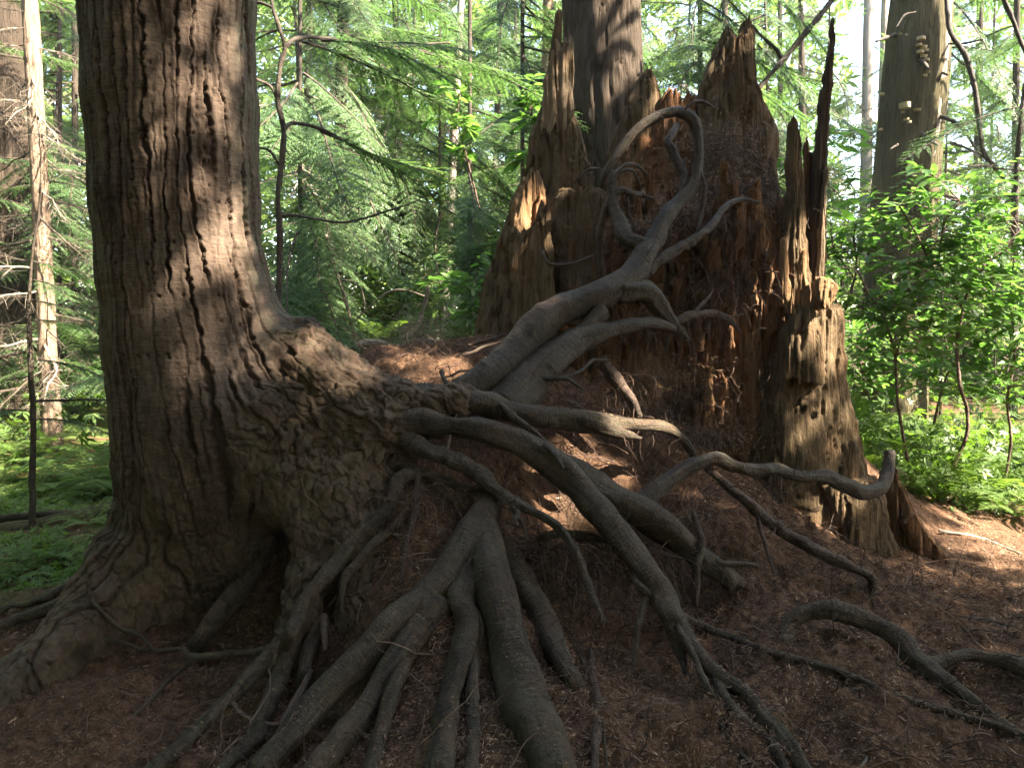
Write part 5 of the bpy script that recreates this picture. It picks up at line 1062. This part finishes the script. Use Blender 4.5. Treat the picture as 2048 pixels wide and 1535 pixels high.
# ------------------------------------------------------------------ ferns
def frond_mesh(seed, L=.7, n=26, arch=.5):
    g = np.random.default_rng(seed); t = np.linspace(.08, 1, n); ax = np.stack([L*t*.85, 0*t, L*(.75*t - arch*1.15*t**2)], -1); mb = MB(); lv = []
    for s in (-1, 1):
        l = .17*L*np.sin(np.pi*np.clip(t*.85+.13, 0, 1))**.8*g.uniform(.9, 1.1, n); d = np.stack([0*t+.3, s*np.ones(n), -.15+g.normal(0, .1, n)], -1); d /= np.linalg.norm(d, axis=1)[:, None]
        lv.append(leafquad(ax, ax + d*l[:, None], np.full(n, .028*L*1.3), np.tile([0, 0, 1.], (n, 1)) + g.normal(0, .15, (n, 3))))
    V = np.concatenate(lv).reshape(-1, 3); mb.add(V, Q=np.arange(len(V)).reshape(-1, 4), tint=np.clip(g.normal(.5, .2, len(V)//4), 0, 1).repeat(4), bk=V); twigs_mesh(mb, [(ax[k], ax[k+1]) for k in range(n-1)], .003); return mb.mesh('frond', [M_FERN], False)
FR = [frond_mesh(200+k, 1.0, 30, [.5, .75, .35, .6][k]) for k in range(4)]
def fern(px, py, Y, sc, label, n=10, group=None):
    p = W(px, py, Y); p[2] = float(H(p[0:1], p[1:2])[0]) if py > 880 else p[2]; t = empty('fern', tuple(p), label, 'fern', group)
    for k in range(n): put(FR[rng.integers(4)], t, np.zeros(3), (0, 0, 0), k/n*2*np.pi + rng.uniform(-.3, .3), rng.uniform(-.35, .2), rng.uniform(-.2, .2), sc*rng.uniform(.7, 1.1), name='frond')
    return t
fern(165,975,5.9,.85,'large arching fern left of the huge trunk', 14); fern(225,985,5.7,.7,'fern tucked against the huge trunk above the log', 11); fern(60,960,7.0,.7,'sunlit fern behind the thin left sapling', 10); fern(10,985,6.2,.6,'fern cut by the left edge', 9)
fern(185,1110,4.3,.34,'small bright fern on the moss beside the trunk foot', 8); fern(115,1165,3.7,.30,'small pale fern low on the moss at the left edge', 8); fern(30,1190,3.5,.3,'tiny fern by the roots at the left edge', 8)
fern(1870,955,5.2,.62,'broad fern spreading just right of the upturned root end', 12); fern(1960,965,5.4,.66,'wide fern under the forked shrub at the right', 12); fern(2030,990,5.1,.55,'fern at the right edge above the litter slope', 10); fern(1820,1000,5.6,.45,'small fern between the stump foot and the shrub', 9)
fern(930,690,6.4,.5,'fern in the shade left of the stump', 9); fern(640,700,6.6,.55,'fern behind the buttress on the far side', 9); fern(760,680,7.0,.6,'fern behind the pale log pieces', 10)
# ------------------------------------------------------------------ ground cover, far forest and unseen crowns, some added to block light
SPV, SPQ = [], []
for a, l in ((0, 1.0), (.75, .8), (-.75, .8), (1.35, .55), (-1.35, .55)):
    d = np.array([math.cos(a), math.sin(a), -.12]); k = len(SPV); s = np.array([-math.sin(a), math.cos(a), 0]); SPV += [np.zeros(3), d*l*.5 + s*.10, d*l, d*l*.5 - s*.10]; SPQ.append((k, k+1, k+2, k+3))
SPV, SPQ = np.array(SPV), np.array(SPQ)
def sprays(n, pos, size, tilt=.35): return rotm(rng.uniform(0, 2*np.pi, n), rng.normal(.15, tilt, n), rng.normal(0, tilt, n)), size
# low plants
def cover(n, box, mask, hmax, size, name, mat, label, z_off=0):
    x = rng.uniform(box[0], box[1], n); y = rng.uniform(box[2], box[3], n); k = mask(x, y); x, y = x[k], y[k]; n = len(x); z = H(x, y) + hmax*rng.random(n)**1.5
    mb = MB(); M, s = sprays(n, None, rng.uniform(*size, n), .5); scatter(mb, SPV, SPQ, np.stack([x, y, z], -1), M, s, np.clip(rng.normal(.5, .25, n), 0, 1)); tag(obj(name, mb.mesh(name, [mat], False)), label, kind='stuff')
pn = lambda x, y, s=1.2, sd=77: noise(np.stack([x*s, y*s, 0*x], -1), sd)
cover(9000, (-4.2, -1.6, 3.3, 6.0), lambda x, y: (pn(x, y, 2.5) > .08) & (x < -1.75 - .12*(y-3.3)), .05, (.02, .06), 'moss_tufts', M_FERN, 'soft green moss and tiny leaves covering the left ground')
cover(16000, (-12, 12, 6.0, 16), lambda x, y: (pn(x, y) > -.35 + .55*(x < -2.2)*(y < 13)), .7, (.06, .16), 'low_undergrowth', M_FERN, 'low green undergrowth covering the forest floor far behind')
cover(9000, (1.9, 5.5, 4.7, 7.5), lambda x, y: (pn(x, y, 1.7) > -.3) & (y > 4.75 + .25*(x-1.9)) & ((x-1.2)**2 + (y-4.6)**2 > 1.1), .5, (.05, .12), 'leafy_ground_cover', M_FERN, 'tangled low greenery under the shrubs at the right')
# rays kept open so that sun reaches the spots where the photograph shows it
OPEN = []
def op(px, py, Y, r, keep):
    if Y is None: Y = terrainY(px, py)[0]
    OPEN.append((W(px, py, Y), r, keep))
op(1235,848,3.38,.09,0); op(1275,853,3.42,.10,0); op(1310,855,3.46,.08,0); op(1262,872,3.33,.07,0); op(1160,895,None,.04,0); op(1140,870,None,.05,.1); op(1290,775,None,.07,.05); op(1310,810,None,.06,.05); op(1220,950,None,.05,.8); op(1400,1000,None,.05,.7); op(1430,915,3.3,.05,.8)
op(1630,625,4.05,.10,0); op(1655,660,4.1,.09,0); op(1568,560,4.05,.04,0); op(1605,560,4.05,.05,.05); op(1650,760,4.1,.09,.85); op(1660,850,4.1,.06,.85); op(1645,430,4.15,.06,.2)
for y in (20,120,220,320): op(430,y,2.9,.22,.8)
for y in (400,470,540,600): op(465,y,2.95,.17,.72)
op(380,700,2.9,.07,.5); op(400,640,2.9,.08,.5); op(680,740,3.1,.1,.45); op(620,690,3.1,.08,.45); op(800,725,3.7,.28,.66); op(1050,430,4.4,.08,.05); op(1045,500,4.2,.05,.6); op(1120,170,4.75,.08,.7); op(1480,80,4.6,.05,.6); op(1300,170,4.8,.06,.7)
op(1950,1090,4.4,.15,.75); op(1740,935,4.6,.08,.1); op(1778,925,3.85,.06,.3); op(2000,1075,4.6,.13,.7)
OC = np.array([o[0] for o in OPEN]); OR_ = np.array([o[1] for o in OPEN]); OK_ = np.array([o[2] for o in OPEN])
def sun_keep(P, size):
    kp = np.ones(len(P))
    for c, r, k in zip(OC, OR_, -np.log(1-np.minimum(OK_, .95))/12):
        v = P - c; t = v @ SUN; d = np.linalg.norm(v - t[:, None]*SUN, axis=1); kp = np.where((t > .8) & (d < r + .55*size), np.minimum(kp, k), kp)
    # sprays dropped so that sun reaches the forest behind and at the sides
    t = (P[:, 2]-2.2)/SUN[2]; yb = P[:, 1] - SUN[1]*t; xb = P[:, 0] - SUN[0]*t; kp = kp*np.where(((yb > 5.6) | ((xb < -1.75) & (yb > 3.7)) | ((xb > 1.95) & (yb > 4.75))) & ~((xb > 0) & (xb < 2.4) & (yb < 7.6)), .03, 1)
    return rng.random(len(P)) < kp
def unseen_crown_tree(x, y, r, P, size, label, parent=None, base=None, mat=M_CEDAR, tilt=.4):
    n = len(P); s = size*rng.uniform(.7, 1.3, n); k = sun_keep(P, s); P, s = P[k], s[k]; n = len(P)
    if parent is None:
        base = np.array([x, y, float(H0(np.array([x]), np.array([y]))[0]) - .1]); parent = empty('conifer_tree', tuple(base), label, 'tree')
        bark_trunk(parent, base, base + np.array([[0, 0, 0], [0, 0, 1.5], [.1, 0, 6], [.1, .1, 14]]), r*np.array([1.3, 1, .85, .4]), mat, 20, .2, .015)
    mb = MB(); M, _ = sprays(n, None, s, tilt); scatter(mb, SPV, SPQ, P - base, M, s, np.clip(rng.normal(.5, .25, n), 0, 1)); part_ = obj('unseen_crown', mb.mesh('unseen_crown', [M_CROWN], False), parent); tag(part_, kind='stuff')
# added unseen sun blocker: foliage laid along the sun direction, shading the foreground
n = 38000; f = np.stack([rng.uniform(-2.4, 2.9, n), rng.uniform(1.4, 5.3, n), rng.uniform(-.2, 3.4, n)], -1); f[31500:] = np.stack([rng.uniform(.1, 2.4, 6500), rng.uniform(5.6, 7.2, 6500), rng.uniform(0, 4.6, 6500)], -1); P = f + SUN*rng.uniform(6.0, 10.5, n)[:, None]  # last batch of sprays keeps sun off the trunk behind the stump
unseen_crown_tree(9.0, 4.6, .35, P, .163, 'added unseen conifer out to the right, its foliage placed to block the sun')
# added unseen layer of sprays above the foreground, there to block sky light
n = 10500; P = np.stack([rng.uniform(-7, 6, n), rng.uniform(-5, 6.5, n), rng.uniform(5.2, 9.5, n)], -1); P = P[~((P[:, 1] > 5.8) & (rng.random(n) < .4))]
unseen_crown_tree(0, 0, 0, P, .42, None, TREE, TREE_INV)
for k, (x, y) in enumerate([(-3.2,-4.5),(1.5,-6.5),(5.5,-4.2),(-7.5,-1.0),(8.5,-1.5)]):
    n = 1300; z = 1 + 11*rng.random(n); q = 2.6*(1-z/14)*np.sqrt(rng.random(n)); a = rng.uniform(0, 2*np.pi, n); unseen_crown_tree(x, y, .25, np.stack([x + q*np.cos(a), y + q*np.sin(a), z], -1), .5, 'conifer standing behind the viewer, ' + ['left of the path back','straight back','right of the path back','far out to the left','far out to the right'][k])
# far forest all round, thinner towards the upper right where the sky shows
n = 230000; a = rng.uniform(0, 2*np.pi, n); d = 15 + 19*rng.random(n); z = 17*rng.random(n)**1.15
P = np.stack([d*np.sin(a), d*np.cos(a) + 2, z], -1); cl = noise(P*.55, 81) + .6*noise(P*1.4, 82)
px_ = P[:, 0]/np.maximum(P[:, 1], .1)*FPX + CX
gap = np.exp(-((px_-1725)/75)**2)*(P[:, 1] > 0)*(z > 3.2)*1.6 + np.exp(-((px_-1370)/130)**2)*(P[:, 1] > 0)*(z > 5)*.5 + 0*z
dz = (P[:, :2]/np.linalg.norm(P[:, :2], axis=1)[:, None]) @ SUN_H; k = (cl > -.8 + gap) & ~((dz > .6) & (P[:, 2] > 7)) & ~((P[:, 0] > 8) & (P[:, 2] > 6 - .35*np.clip(P[:, 1]-12, -8, 8)) & (rng.random(n) < .75))
P = P[k]; n = len(P); mb = MB(); s = rng.uniform(.28, .62, n); M, _ = sprays(n, None, s, .5); scatter(mb, SPV, SPQ, P, M, s, np.clip(rng.normal(.5, .22, n) + .25*noise(P*.3, 83), 0, 1))
tag(obj('far_forest', mb.mesh('far_forest', [M_FAR], False)), 'wall of mixed green foliage closing the view far behind', kind='stuff')

# ------------------------------------------------------------------ the light haze of the forest air
m = bpy.data.materials.new('haze'); m.use_nodes = True; nn = m.node_tree; nn.nodes.clear(); mo = nn.nodes.new('ShaderNodeOutputMaterial'); pv = nn.nodes.new('ShaderNodeVolumePrincipled')
pv.inputs['Color'].default_value = (.97, .98, 1.0, 1); pv.inputs['Density'].default_value = .0013; pv.inputs['Anisotropy'].default_value = .2; nn.links.new(pv.outputs[0], mo.inputs['Volume'])
lo, hi = np.array([-72., -50., -4.]), np.array([80., 84., 17.5]); c = [(x, y, z) for x in (lo[0], hi[0]) for y in (lo[1], hi[1]) for z in (lo[2], hi[2])]
tag(obj('haze', mesh_from('haze', c, np.array([(0, 1, 3, 2), (4, 6, 7, 5), (0, 4, 5, 1), (2, 3, 7, 6), (0, 2, 6, 4), (1, 5, 7, 3)]), [m], smooth=False)), 'pale sunlit haze in the forest air', kind='stuff')
